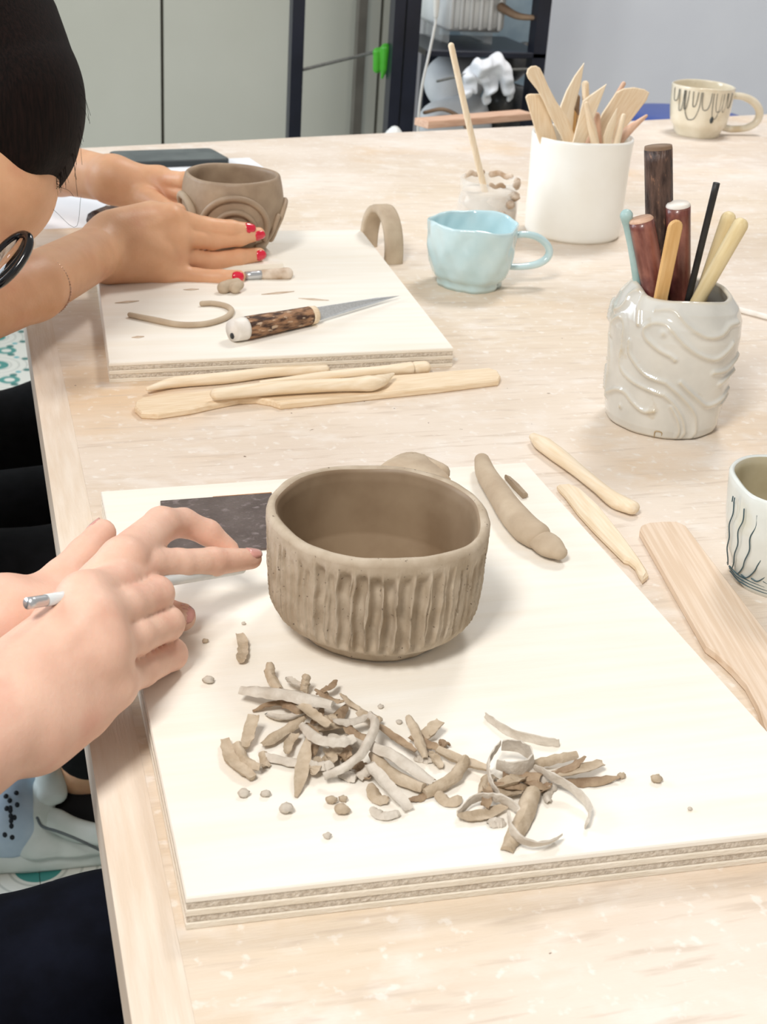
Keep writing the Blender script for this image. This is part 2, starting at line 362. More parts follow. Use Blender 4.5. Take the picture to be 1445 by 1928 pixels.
M['clog'] = mat('pale_rubber_clog', (200, 210, 204), (214, 222, 218), rough=0.55, scale=30)
M['clog_toe'] = mat('blue_grey_clog_toe', (168, 190, 210), (186, 204, 220), rough=0.55, scale=30)
M['dark_hole'] = mat('dark_vent_hole', (30, 36, 44), rough=0.8)
M['clog_lining'] = mat('clog_lining', (22, 22, 24), rough=0.9)
M['wall'] = mat('painted_wall', (226, 230, 238), (232, 236, 243), rough=0.85, scale=3, bump=0.05, bscale=60)
M['panel'] = mat('grey_green_panel', (186, 186, 174), (194, 194, 183), rough=0.7, scale=2)
M['dark_frame'] = mat('dark_metal_frame', (22, 26, 38), (30, 35, 50), rough=0.35, scale=10)
M['dark_gap'] = mat('brown_grey_pole', (92, 88, 80), (110, 105, 96), rough=0.6, scale=10)
M['cord'] = mat('grey_cord', (96, 98, 96), (120, 120, 116), rough=0.8, scale=200)
M['white_cable'] = mat('white_cable', (216, 214, 208), rough=0.5)
M['green'] = mat('green_plastic', (70, 168, 44), (86, 186, 58), rough=0.3, scale=20)
M['rag'] = mat('white_cotton_rag', (228, 232, 238), (238, 240, 244), rough=0.9, scale=30, bump=0.3, bscale=120, layer=[((196, 178, 150), 16, 0.58, 0.7, (1, 1, 1), 0.7)])
M['sheet'] = mat('blue_grey_sheet', (108, 128, 142), (150, 168, 178), rough=0.25, scale=9, bump=0.4, bscale=18)
M['tray'] = mat('white_plastic_tray', (222, 224, 222), (232, 233, 231), rough=0.4, scale=8)
M['sack'] = mat('white_bag', (206, 209, 212), (220, 222, 224), rough=0.7, scale=12, bump=0.3, bscale=20)
M['brown_piece'] = mat('brown_wood_piece', (128, 104, 84), (160, 136, 112), rough=0.7, scale=20)
M['blue_plastic'] = mat('blue_plastic', (62, 88, 168), (74, 100, 180), rough=0.4, scale=10)
M['mug_hole'] = M['line_ink']

def tile_material():
    m = bpy.data.materials.new('cement_tile_print'); m.use_nodes = True; nt = m.node_tree; N, L = nt.nodes, nt.links; b = N['Principled BSDF']; b.inputs['Roughness'].default_value = 0.35
    tc = N.new('ShaderNodeTexCoord'); ab = N.new('ShaderNodeVectorMath'); ab.operation = 'ABSOLUTE'; L.new(tc.outputs['Object'], ab.inputs[0])
    def mth(op, a, bv):
        q = N.new('ShaderNodeMath'); q.operation = op
        for i, v in enumerate((a, bv)):
            if v is None: continue
            if isinstance(v, (int, float)): q.inputs[i].default_value = v
            else: L.new(v, q.inputs[i])
        return q.outputs[0]
    def dist(pt):
        d = N.new('ShaderNodeVectorMath'); d.operation = 'DISTANCE'; sx = N.new('ShaderNodeSeparateXYZ'); L.new(ab.outputs[0], sx.inputs[0])
        cx = N.new('ShaderNodeCombineXYZ'); L.new(sx.outputs[0], cx.inputs[0]); L.new(sx.outputs[1], cx.inputs[1]); L.new(cx.outputs[0], d.inputs[0]); d.inputs[1].default_value = pt + (0,); return d.outputs['Value']
    dc = dist((0.1, 0.1)); d0 = dist((0.0, 0.0)); dl = dist((0.0, 0.072)); dr = dist((0.072, 0.0)); dm = dist((0.05, 0.05)); dq = dist((0.062, 0.030)); dq2 = dist((0.030, 0.062))
    ringa = mth('LESS_THAN', mth('PINGPONG', dc, 0.009), 0.0016)
    ring = mth('MULTIPLY', ringa, mth('LESS_THAN', mth('ABSOLUTE', mth('SUBTRACT', dc, 0.055), None), 0.022))
    leaf = mth('MAXIMUM', mth('LESS_THAN', mth('ABSOLUTE', mth('SUBTRACT', dl, 0.018), None), 0.006), mth('LESS_THAN', mth('ABSOLUTE', mth('SUBTRACT', dr, 0.018), None), 0.006))
    leaf = mth('MULTIPLY', leaf, mth('GREATER_THAN', dc, 0.07))
    dark = mth('MAXIMUM', mth('LESS_THAN', dq, 0.009), mth('LESS_THAN', dq2, 0.009)); dark = mth('MAXIMUM', dark, mth('LESS_THAN', d0, 0.014))
    cyan = mth('LESS_THAN', dm, 0.0065)
    def mix(f, c1, c2):
        x = N.new('ShaderNodeMixRGB'); L.new(f, x.inputs['Fac'])
        if isinstance(c1, tuple): x.inputs['Color1'].default_value = c1
        else: L.new(c1, x.inputs['Color1'])
        x.inputs['Color2'].default_value = c2; return x.outputs[0]
    wedge = mth('MULTIPLY', mth('LESS_THAN', dc, 0.030), mth('GREATER_THAN', dc, 0.012))
    c = mix(ring, lin((228, 228, 220)), lin((196, 198, 190))); c = mix(leaf, c, lin((74, 150, 144))); c = mix(wedge, c, lin((70, 146, 140))); c = mix(dark, c, lin((58, 122, 118))); c = mix(cyan, c, lin((88, 176, 184)))
    L.new(c, b.inputs['Base Color']); return m
M['tile'] = tile_material()
M['grout'] = mat('grout', (196, 194, 186), rough=0.9)

# ================================================================== the setting
FL = -TZ   # floor, relative to the table top
o = obj('floor', box((-2.2, -1.6, -0.06), (3.6, 4.2, -0.006), 0.001), M['grout'], smooth=False); tag(o, 'patterned cement tile floor in white and teal', 'floor', kind='structure')
floor = o
tm = None
for i in range(-3, 4):
    for j in range(0, 16):
        c = np.array([0.024 + 0.1 + 0.2 * i, 0.795 + 0.1 + 0.2 * j, 0.0])
        if tm is None:
            t = obj('tile', box((c[0] - 0.0996, c[1] - 0.0996, -0.008), (c[0] + 0.0996, c[1] + 0.0996, 0.0), 0.0003), M['tile'], floor, origin=c, smooth=False); tm = t
        else:
            t = tm.copy(); COL.objects.link(t); t.parent = floor; t.location = [float(v) for v in (c - wpos(floor))]
WY = 3.75
o = obj('wall_back', box((-2.2, WY, 0), (3.6, WY + 0.1, 2.8), 0.002), M['wall'], smooth=False); tag(o, 'pale bluish white painted back wall', 'wall', kind='structure')

# ------------------------------------------------------------------ cabinet of grey-green panels behind the table
CY = 3.45
cab = thing('wardrobe', 'tall grey-green wardrobe with flat panel doors along the back wall', 'wardrobe', (0.2, CY, 0))
def colx(px, y, py=130): return PY(px, py, y)[0]
xs = [colx(-420, CY), colx(-60, CY), colx(306, CY), colx(680, CY), colx(714, CY), colx(775, CY)]
obj('body', box((xs[0] - 0.01, CY + 0.022, 0.0), (xs[-1] + 0.01, WY - 0.004, 2.3), 0.003), M['dark_gap'], cab, smooth=False)
for a, b2 in zip(xs[:-1], xs[1:]):
    obj('door', box((a + 0.004, CY, 0.04), (b2 - 0.004, CY + 0.02, 2.28), 0.003), M['panel'], cab, smooth=False)
# ------------------------------------------------------------------ table
e0, e1 = P(230, 275), P(1430, 216); sl = (e1[1] - e0[1]) / (e1[0] - e0[0])
def fary(x): return e0[1] + sl * (x - e0[0])
TX0, TX1, TY0 = 0.0385, 2.0, -0.35
ES = 0.024
table = thing('work_table', 'large pale plywood work table with worn dusty top', 'table', (1.0, 1.0, 0))
def quad(x0, x1, z0, t, y0=TY0, inset=0.0, bev=0.0012):
    return prism([(x0, y0 + inset, z0), (x1, y0 + inset, z0), (x1, fary(x1) - inset, z0), (x0, fary(x0) - inset, z0)], (0, 0, 1), t, bev)
obj('table_top', quad(TX0 + ES, TX1, TZ - 0.026, 0.026, bev=0.00002), M['table'], table, smooth=False)
obj('edge_strip', quad(TX0, TX0 + ES - 0.00005, TZ - 0.034, 0.0340, bev=0.00002), M['edge'], table, smooth=False)
obj('apron', quad(TX0 + 0.25, TX1 - 0.1, TZ - 0.10, 0.073, inset=0.12), M['edge'], table, smooth=False)
for x, y in ((TX0 + 0.33, TY0 + 0.2), (TX1 - 0.2, TY0 + 0.2), (TX0 + 0.33, fary(0.3) - 0.25), (TX1 - 0.2, fary(1.8) - 0.25)):
    obj('leg', box((x - 0.035, y - 0.035, 0), (x + 0.035, y + 0.035, TZ - 0.10), 0.003), M['edge'], table, smooth=False)

# ------------------------------------------------------------------ plywood boards
def board(label, corners, t=0.018):
    c = np.mean(corners, 0); root = thing('plywood_board', label, 'board', (c[0], c[1], TZ), 'plywood work boards')
    n = 5; ht = t / n
    for i in range(n):
        ins = 0.0 if i in (0, 2, 4) else 0.0006
        pts = [np.array([q[0], q[1], TZ + i * ht]) for q in corners]; pts = [q + unit(c - q) * np.array([1, 1, 0]) * ins for q in pts]
        obj('top_veneer' if i == 4 else 'ply', prism(pts, (0, 0, 1), ht - 0.00005, 0.0005 if i != 4 else 0.0008), M['ply_top'] if i == 4 else (M['ply_light'] if i % 2 == 0 else M['ply_dark']), root, smooth=False)
    return root
BH = 0.018
nb = [P(190, 925, BH), P(990, 870, BH), P(1603, 1551, BH), P(350, 1690, BH)]
board('pale plywood board under the fluted bowl and clay shavings', nb)
b2a, b2b, b2c = P(205, 683, BH), P(855, 655, BH), P(680, 432, BH)
board('pale plywood board under the knife and the rounded clay pot', [b2a, b2b, b2c, b2c - (b2b - b2a) + np.array([0.0, 0, 0])])

# ------------------------------------------------------------------ fluted clay bowl
bc = T(0.2032, 0.6528, BH)
root = thing('clay_bowl', 'unfired grey-brown clay bowl with fluted side, in the middle of the near board', 'bowl', bc)
def noise1(x, s=0): return math.sin(x * 1.7 + s) * 0.5 + math.sin(x * 3.9 + 1.3 * s) * 0.3 + math.sin(x * 9.1 + 2.1 * s) * 0.2
OUT = [(0, 0), (0.030, 0), (0.0425, 0.0004), (0.0445, 0.0025), (0.0455, 0.0065), (0.049, 0.0095), (0.0560, 0.0125), (0.0590, 0.0185), (0.0600, 0.027), (0.0608, 0.040), (0.0612, 0.055), (0.0622, 0.064), (0.0622, 0.0690), (0.0606, 0.0712), (0.0580, 0.0714), (0.0560, 0.0698), (0.0548, 0.064), (0.0535, 0.05), (0.052, 0.03), (0.047, 0.014), (0.036, 0.0085), (0.0, 0.0075)]
GR = []           # grooves: centre angle, half width, depth, low end, high end
for k, px in enumerate([603, 625, 648, 676, 702, 727, 753, 780, 808, 832]):
    th = math.asin(max(-0.98, min(0.98, (px + 8 - 706) / 206.0)))
    GR.append((th, [0.050, 0.03, 0.055, 0.052, 0.055, 0.055, 0.06, 0.062, 0.055, 0.035][k], [2.2, 1.0, 2.6, 2.6, 2.8, 2.8, 2.6, 2.4, 2.0, 1.2][k] * 1e-3, 0.015 + 0.003 * rng.random(), 0.058 + 0.004 * rng.random()))
th = GR[0][0] - 0.14
while th > -2.6:
    GR.append((th, 0.022 + 0.014 * rng.random(), (0.7 + 0.7 * rng.random()) * 1e-3, 0.013 + 0.006 * rng.random(), 0.056 + 0.006 * rng.random())); th -= 0.085 + 0.035 * rng.random()
th = GR[9][0] + 0.13
while th < 2.6:
    GR.append((th, 0.02 + 0.014 * rng.random(), (0.6 + 0.8 * rng.random()) * 1e-3, 0.013 + 0.006 * rng.random(), 0.056 + 0.006 * rng.random())); th += 0.08 + 0.035 * rng.random()
def bowl_disp(th, z, outer):
    t = (th + math.pi) % (2 * math.pi) - math.pi
    d = 0.0009 * np.sin(2 * th + 0.6) + 0.0003 * np.sin(5 * th + z * 40) + (0.00015 * np.sin(23 * th + 60 * z) if outer else 0.0005 * np.sin(7 * th - 90 * z))
    if outer:
        for i, (c, w, dp, z0, z1) in enumerate(GR):
            cc = c + 0.009 * math.sin(z * 150 + i * 1.7) + 0.004 * math.sin(z * 420 + i)
            e = 1 / (1 + math.exp(-(z - z0) / 0.0011)) / (1 + math.exp((z - z1) / 0.0011))
            u = (t - cc) / w
            prof = np.where(np.abs(u) < 1, np.sqrt(np.maximum(1 - u * u, 0)), 0) - 0.35 * np.exp(-((np.abs(u) - 1.12) / 0.14) ** 2)
            d = d - 1.6 * dp * e * (1 + 0.10 * math.sin(z * 300 + i * 2.2)) * prof
        if 0.008 < z < 0.066: d = d + grit.normal(0, 0.00007, th.shape)
    return d
_o = obj('bowl_body', lathe(bc, dense(OUT, 0.0012), 960, bowl_disp, lambda t: 0.0007 * np.sin(3 * t + 1) + 0.0003 * np.sin(5 * t) + 0.00015 * np.sin(11 * t)), M['clay_carved'], root)
inside(_o, M['clay_damp_shade'], dense(OUT, 0.0012), 960)
# flat lug handle behind the bowl
lug = [(735, 884), (700, 884), (712, 872), (738, 860), (752, 853), (786, 850), (806, 853), (813, 862), (830, 874), (850, 893), (800, 900)]
hb = [P(x, y, BH + 0.066) for x, y in lug]
o = obj('handle', prism([p - np.array([0, 0, 0.011]) for p in hb], (0, 0, 1), 0.011, 0.003), M['clay_pale'], root, label='flat pale clay lug at the back of the bowl'); sharp(o, 60)
o = obj('handle_root', tube([P(735, 885, BH + 0.058), P(775, 876, BH + 0.045), P(830, 890, BH + 0.055)], [0.006, 0.009, 0.006], 12, 12), M['clay_pale'], root)

# ------------------------------------------------------------------ far clay pot with coil relief, on a small bat
pc = T(0.2600, 1.4213, BH + 0.006)
root = thing('clay_pot', 'rounded wet clay pot with raised coil arches between the far hands', 'pot', pc)
PO = [(0, 0), (0.030, 0), (0.0355, 0.001), (0.0395, 0.006), (0.0455, 0.018), (0.0515, 0.036), (0.0530, 0.050), (0.0518, 0.064), (0.0500, 0.072), (0.0488, 0.0755), (0.0468, 0.0768), (0.0448, 0.0752), (0.0440, 0.07), (0.0450, 0.05), (0.042, 0.025), (0.034, 0.010), (0.0, 0.007)]
obj('pot_body', lathe(pc, dense(smooth_prof(PO, 60), 0.003), 128, lambda th, z, u: 0.0007 * np.sin(3 * th + 1) + 0.0004 * np.sin(7 * th + z * 90), lambda t: 0.0008 * np.sin(2 * t)), M['clay_far'], root)
PR = lambda z: rprof(PO[1:9], z)
def arch(c, rz, th0, z0, w, h, r, n=22, a0=0.0, a1=math.pi, tilt=0.0):
    pts = []
    for a in np.linspace(a0, a1, n):
        z = max(0.002, z0 + h * math.sin(a) + tilt * math.cos(a)); pts.append(surf_pt(c, rz, th0 - w * math.cos(a), z, r * 0.45))
    return tube(pts, r, n * 2, 10)
obj('coil', arch(pc, PR, 0.04, 0.018, 0.74, 0.045, 0.0034), M['clay_far'], root)
obj('coil', arch(pc, PR, 0.05, 0.018, 0.46, 0.031, 0.0032), M['clay_far'], root)
obj('coil', arch(pc, PR, 0.05, 0.016, 0.24, 0.020, 0.0028), M['clay_far'], root)
obj('coil', arch(pc, PR, -1.25, 0.040, 0.40, 0.016, 0.0038, a0=0.3), M['clay_pale'], root)
obj('coil', tube([surf_pt(pc, PR, a, z, 0.001) for a, z in ((0.62, 0.010), (0.85, 0.013), (1.0, 0.024), (1.08, 0.04))], 0.0026, 16, 8), M['clay_far'], root)
obj('coil', arch(pc, PR, 1.6, 0.014, 0.5, 0.036, 0.003), M['clay_far'], root)
br = P(534, 495, BH + 0.006); ang = math.radians(6)
ux, uy = np.array([math.cos(ang), math.sin(ang), 0]), np.array([-math.sin(ang), math.cos(ang), 0]); br = br - np.array([0, 0, 0.006])
o = obj('pottery_bat', prism([br, br + uy * 0.115, br + uy * 0.115 - ux * 0.105, br - ux * 0.105], (0, 0, 1), 0.0058, 0.0006), M['ply_top'], smooth=False); tag(o, 'small thin plywood square under the rounded clay pot', 'board')

# ------------------------------------------------------------------ glazed pots
def lines(c, rz, polys, r, off=0.0):
    parts = []
    for pl in polys:
        if len(pl) < 2: continue
        parts.append(tube([surf_pt(c, rz, a, z, off) for a, z in pl], r, max(6, len(pl) * 5), 6))
    return join(*parts)
# pale blue cup
c = T(0.5018, 1.3460, 0)
root = thing('cup', 'pale blue glazed cup with a loop handle, dented hand-built wall', 'cup', c)
O = [(0, 0.001), (0.028, 0.001), (0.0335, 0.0), (0.0350, 0.004), (0.0352, 0.008), (0.0400, 0.013), (0.0440, 0.026), (0.0462, 0.042), (0.0472, 0.058), (0.0476, 0.0665), (0.0466, 0.0682), (0.0452, 0.067), (0.0445, 0.055), (0.0425, 0.03), (0.036, 0.012), (0, 0.009)]
def cupd(th, z, u): return 0.0010 * np.sin(3 * th + 0.5) + 0.0007 * np.sin(5 * th + z * 60) + 0.0006 * np.sin(9 * th - z * 120) + 0.0004 * np.sin(14 * th + z * 200)
obj('cup_body', lathe(c, dense(O, 0.003), 120, cupd, lambda t: 0.0016 * np.sin(2 * t + 2.4) + 0.0009 * np.sin(5 * t + 1)), M['glaze_blue'], root)
yc = c[1] - 0.008
hp = [PY(x, y, yc) for x, y in ((962, 446), (985, 441), (1012, 446), (1032, 463), (1033, 482), (1015, 496), (985, 502), (955, 502))]
obj('handle', tube(hp, [0.0035, 0.0045, 0.005, 0.005, 0.005, 0.005, 0.0045, 0.004], 30, 12, flat=0.8), M['glaze_blue'], root)
# white jar
c = T(0.7055, 1.5492, 0)
jar_c = c
root = thing('tool_jar', 'tall plain white glazed jar filled with flat wooden tools', 'jar', c)
O = [(0, 0.001), (0.05, 0.001), (0.0565, 0.0), (0.0588, 0.004), (0.0596, 0.02), (0.0598, 0.06), (0.0608, 0.10), (0.0618, 0.1165), (0.0612, 0.1192), (0.0588, 0.1190), (0.0575, 0.116), (0.0565, 0.06), (0.055, 0.012), (0, 0.008)]
obj('jar_body', lathe(c, dense(O, 0.004), 96, lambda th, z, u: 0.0006 * np.sin(2 * th + 1) + 0.0004 * np.sin(5 * th + 30 * z), lambda t: 0.001 * np.sin(2 * t + .5)), M['glaze_white'], root)
# carved white pot
c = T(0.5392, 0.9615, 0)
carv_c = c
root = thing('carved_pot', 'grey-white glazed pot with flowing raised line relief, full of tool handles', 'pot', c)
CO = [(0, 0.001), (0.035, 0.001), (0.0430, 0.0), (0.0455, 0.002), (0.0472, 0.008), (0.0492, 0.03), (0.0515, 0.06), (0.0530, 0.082), (0.0520, 0.093), (0.0475, 0.1035), (0.0430, 0.109), (0.0405, 0.112), (0.0385, 0.1128), (0.0365, 0.1115), (0.0380, 0.106), (0.0440, 0.092), (0.047, 0.07), (0.043, 0.02), (0.036, 0.009), (0, 0.007)]
def c8(zx, zy):
    cx = np.interp(zy, [930, 1050, 1700], [600, 562, 492]); hw = np.interp(zy, [900, 960, 1050, 1400, 1700], [330, 375, 400, 385, 350])
    u = max(-0.985, min(0.985, (zx - cx) / hw)); th = math.asin(u)
    yb = np.interp(abs(u), [0, 1], [1815, 1700]); yt = np.interp(abs(u), [0, 1], [945, 890])
    return th, (yb - zy) / (yb - yt) * 0.110
REL = [[(205, 1030), (245, 1000), (300, 930), (345, 880)], [(375, 900), (360, 970), (350, 1045)],
       [(570, 1255), (480, 1200), (400, 1120), (390, 1060), (440, 1030), (510, 1040), (580, 1110), (680, 1180), (790, 1205), (860, 1160), (900, 1110)],
       [(460, 955), (560, 960), (640, 1030), (740, 1075), (830, 1055), (890, 1000), (940, 985)],
       [(180, 1180), (195, 1090), (240, 1045), (265, 1090), (260, 1200), (250, 1330), (320, 1410), (440, 1470), (560, 1530), (620, 1610), (640, 1700), (625, 1790)],
       [(300, 1160), (310, 1250), (400, 1360), (520, 1420), (620, 1480), (690, 1560), (705, 1650), (690, 1750)],
       [(170, 1530), (220, 1490), (280, 1490), (340, 1560), (400, 1610), (460, 1610)],
       [(610, 1390), (700, 1460), (770, 1505), (850, 1470), (900, 1420)], [(800, 1290), (880, 1270), (940, 1200)], [(840, 1360), (920, 1300)], [(850, 1500), (910, 1450)],
       [(170, 1180), (180, 1300), (165, 1450), (160, 1560)], [(560, 1560), (600, 1640), (610, 1720), (600, 1790)]]
RP = []
for pl in REL:
    s = spline([(a, b, 0) for a, b in pl], 10 * len(pl)); RP.append(np.array([c8(a, b) for a, b, _ in s]))
for k in range(14):      # the relief goes on round the back
    t0 = 1.7 + rng.random() * 2.9; z0 = 0.012 + 0.08 * rng.random()
    RP.append(np.array([(t0 + 0.5 * u, z0 + 0.010 * math.sin(5 * u + k)) for u in np.linspace(0, 1, 20)]))
def carve(th, z, outer):
    t = (th + math.pi) % (2 * math.pi) - math.pi; d = 0.0006 * np.sin(2 * th) + 0.0003 * np.sin(11 * th + 80 * z)
    if not outer: return d
    best = np.full(th.shape, 1.0)
    for pl in RP:
        dt = np.abs((t[:, None] - pl[None, :, 0] + math.pi) % (2 * math.pi) - math.pi) * 0.050
        best = np.minimum(best, np.sqrt(dt ** 2 + (z - pl[None, :, 1]) ** 2).min(1))
    for zx, zy, rr in ((500, 1095, 0.003), (255, 1590, 0.002)):
        a, zz = c8(zx, zy); dd = np.sqrt((np.abs(t - a) * 0.05) ** 2 + (z - zz) ** 2); d = d + 0.002 * np.exp(-(dd / rr) ** 2)
    return d + 0.0024 * np.exp(-(best / 0.0021) ** 2) * min(1, z / 0.006)
obj('pot_body', lathe(c, dense(CO, 0.0011), 560, carve, lambda t: 0.0015 * np.sin(3 * t + .5) + 0.006 * np.exp(-((((t + math.pi) % (2 * math.pi) - math.pi) + 1.15) / 0.35) ** 2)), M['glaze_grey'], root)
CR = lambda z: rprof(CO[2:13], z)
mk = [c8(475, 1815), c8(478, 1755), c8(515, 1755), c8(517, 1815)]
obj('maker_mark', lines(c, CR, [[(a, max(z, 0.001)) for a, z in mk]], 0.0005, 0.0004), M['line_brown'], root)
# far mug with drip drawing
c = T(1.1985, 2.1688, 0)
root = thing('mug', 'cream mug with thin black drip line drawing at the far corner of the table', 'mug', c)
O = [(0, 0.001), (0.03, 0.001), (0.0360, 0.0), (0.0385, 0.004), (0.0420, 0.012), (0.0485, 0.024), (0.0515, 0.045), (0.0525, 0.070), (0.0530, 0.081), (0.0520, 0.0828), (0.0502, 0.081), (0.0490, 0.06), (0.046, 0.025), (0.036, 0.010), (0, 0.008)]
obj('mug_body', lathe(c, dense(smooth_prof(O, 50), 0.004), 96, lambda th, z, u: 0.0008 * np.sin(3 * th) + 0.0005 * np.sin(6 * th + 50 * z), lambda t: 0.0009 * np.sin(2 * t + 1)), M['glaze_cream'], root)
FR = lambda z: rprof(O[2:9], z)
drip = []
for a, b, d in ((-1.1, -0.85, .02), (-0.8, -0.62, .034), (-0.6, -0.45, .03), (-0.55, -0.05, .046), (-0.3, -0.15, .024), (0.0, 0.28, .028), (0.35, 0.62, .042), (0.45, 0.72, .030), (0.7, 0.85, .03), (0.9, 1.1, .024)):
    drip.append([(a, .077), (a + .02, .077 - d * .6), (a + (b - a) * .25, .077 - d * .95), ((a + b) / 2, .077 - d), (b - (b - a) * .2, .077 - d * .9), (b, .077 - d * .5), (b + .01, .077)])
obj('line_drawing', lines(c, FR, drip, 0.0006, 0.0007), M['line_ink'], root)
obj('painted_drop', ball(surf_pt(c, FR, 0.42, 0.034, 0.0), 0.005, 8, (0.7, 0.7, 1.2)), M['line_ink'], root)
yc = c[1]
hp = [PY(x, y, yc) for x, y in ((1380, 180), (1400, 182), (1420, 192), (1431, 210), (1425, 230), (1405, 241), (1380, 243), (1362, 240))]
obj('handle', tube(hp, [0.006, 0.006, 0.007, 0.007, 0.0065, 0.006, 0.006, 0.006], 28, 12), M['glaze_cream'], root)
# mug at the right edge with wavy lines
c = T(0.4900, 0.6890, 0)
root = thing('mug', 'pale glazed cup with dark wavy line drawing, cut off by the right edge', 'mug', c)
O = [(0, 0.001), (0.022, 0.001), (0.0275, 0.0), (0.0295, 0.003), (0.0325, 0.010), (0.0375, 0.024), (0.0408, 0.044), (0.0420, 0.062), (0.0424, 0.0705), (0.0414, 0.0722), (0.0392, 0.0715), (0.0380, 0.066), (0.037, 0.044), (0.032, 0.02), (0.022, 0.010), (0, 0.008)]
inside(obj('mug_body', lathe(c, dense(O, 0.003), 128, lambda th, z, u: 0.0012 * np.sin(3 * th + 2) + 0.0005 * np.sin(7 * th + z * 80), lambda t: 0.001 * np.sin(3 * t)), M['glaze_pale'], root), M['glaze_olive'], dense(O, 0.003), 128)
RR = lambda z: rprof(O[2:9], z)
wl = []
for k in range(9):
    t0 = -1.05 + 0.24 * k
    wl.append([(t0 - 0.35, 0.008 + 0.0012 * k), (t0 - 0.22, 0.0085 + .001 * k), (t0 - 0.06, 0.016 + 0.001 * k), (t0, 0.025), (t0 + 0.07, 0.034), (t0 + 0.06, 0.043), (t0 + 0.13, 0.052), (t0 + 0.12, 0.060)])
for k in range(3): wl.append([(-1.2 + 0.05 * k, 0.0050 + .0028 * k), (-0.7, 0.0045 + .0026 * k), (0.0, 0.0045 + 0.0026 * k), (0.7, 0.0050 + 0.0026 * k)])
wl += [[(-0.98, 0.063), (-0.985, 0.0595)], [(-0.93, 0.063), (-0.935, 0.0595)]]
obj('line_drawing', lines(c, RR, wl, 0.00042, 0.0009), M['line_teal'], root)
# glass jar of slip with its stirring stick
c = T(0.5790, 1.5150, 0)
root = thing('slip_jar', 'short glass jar smeared with wet clay slip behind the blue cup', 'jar', c)
O = [(0, 0.001), (0.028, 0.001), (0.0335, 0.0015), (0.0355, 0.006), (0.0358, 0.046), (0.034, 0.054), (0.0325, 0.058), (0.0330, 0.060), (0.0345, 0.062), (0.0345, 0.0725), (0.0335, 0.074), (0.0322, 0.0735), (0.0316, 0.064), (0.0312, 0.058), (0.034, 0.046), (0.0335, 0.008), (0.02, 0.004), (0, 0.004)]
obj('glass', lathe(c, dense(O, 0.004), 72), M['glass'], root)
O2 = [(0, 0.005), (0.032, 0.0055), (0.0342, 0.010), (0.0345, 0.040), (0.0322, 0.054), (0.0306, 0.060), (0.018, 0.058), (0, 0.0575)]
obj('slip', lathe(c, dense(O2, 0.004), 64, lambda th, z, u: 0.0004 * np.sin(4 * th)), M['slip'], root)
sm = []
for a, w_, z, r_ in ((-2.5, 0.7, 0.0725, 0.0030), (1.5, 0.9, 0.0715, 0.0034), (2.7, 0.8, 0.0730, 0.0026), (0.3, 0.5, 0.0730, 0.0018)):
    sm.append(tube([surf_pt(c, lambda z: 0.0335, a + w_ * u, z + 0.0012 * math.sin(9 * u), 0) for u in np.linspace(-0.5, 0.5, 9)], [r_ * (0.6 + 0.5 * rng.random()) for _ in range(5)], 24, 8, 1.6))
for a, z in ((0.5, 0.040), (0.9, 0.050), (1.2, 0.058)):
    sm.append(ball(surf_pt(c, lambda z: 0.0355, a, z, -0.0035), 0.009, 7, (0.8, 0.8, 0.6), 0.3))
obj('dried_slip', join(*sm), M['slip_dark'], root)
o = obj('stirring_stick', tube([PY(914, 362, 1.520), PY(880, 220, 1.512), PY(850, 86, 1.505)], [0.0038, 0.0036, 0.0034], 10, 12), M['wood_pale'], axis=(0, 0, 1)); tag(o, 'thin pale wooden stick standing in the slip jar', 'stick')

# ------------------------------------------------------------------ standing tools in the jars
def z5(zx, zy): return 960 + zx / 2.98, 100 + zy / 2.98
def flat_tool(label, outl, y, m, t=0.004, slope=0.0, name='wooden_tool', group='wooden tools in the white jar'):
    pts = [PY(*z5(a, b), y) for a, b in outl]; q = np.array(pts); low = q[:, 2].min()
    for p in pts: p[1] += slope * (p[2] - low)
    ax = unit(q[np.argmax(q[:, 2])] - q[np.argmin(q[:, 2])])
    o = obj(name, prism(pts, (0.25, 1, 0.0), t, 0.0010), m, smooth=False, axis=ax); tag(o, label, 'tool', group); return o
flat_tool('round-ended pale wooden spatula leaning left in the white jar', [(95, 118), (103, 90), (122, 75), (150, 72), (172, 85), (190, 120), (215, 180), (262, 270), (330, 370), (365, 460), (385, 560), (325, 560), (290, 470), (230, 360), (190, 270), (160, 215), (125, 170), (105, 145)], 1.520, M['wood_warm'])
flat_tool('broad square-ended wooden slat at the left of the white jar', [(90, 250), (98, 236), (115, 230), (170, 230), (185, 245), (220, 320), (262, 470), (285, 560), (190, 560), (155, 470)], 1.536, M['wood_warm'])
flat_tool('tallest sharp pointed pale wooden blade in the white jar', [(420, 55), (400, 180), (365, 310), (350, 470), (345, 560), (290, 560), (285, 300), (318, 215), (365, 130)], 1.575, M['wood_pale'])
flat_tool('pale pointed wooden knife slanting right at the front of the white jar', [(545, 175), (500, 300), (432, 480), (405, 560), (340, 560), (360, 480), (412, 270), (450, 240)], 1.508, M['wood_pale'])
flat_tool('widest wooden scraper with curved end in the white jar', [(600, 222), (640, 200), (700, 193), (760, 205), (786, 222), (770, 265), (690, 370), (610, 470), (560, 560), (480, 560), (480, 430), (520, 340)], 1.552, M['wood_warm'])
flat_tool('leaf-shaped wooden tip standing at the right front of the white jar', [(606, 308), (600, 380), (578, 475), (570, 560), (530, 560), (528, 470), (552, 400)], 1.503, M['wood_pale'])
flat_tool('yellowish wooden piece low in the middle of the white jar', [(345, 295), (390, 350), (380, 430), (350, 560), (310, 560), (320, 400)], 1.590, M['wood_amber'])
def rod(name, label, pts, r, m, cat='tool', group=None, flat=1.0, n=14, mm=12, rounded=True):
    q = [np.asarray(p) for p in pts]
    o = obj(name, tube(q, r, n, mm, flat, rounded), m, axis=q[-1] - q[0]); tag(o, label, cat, group); return o
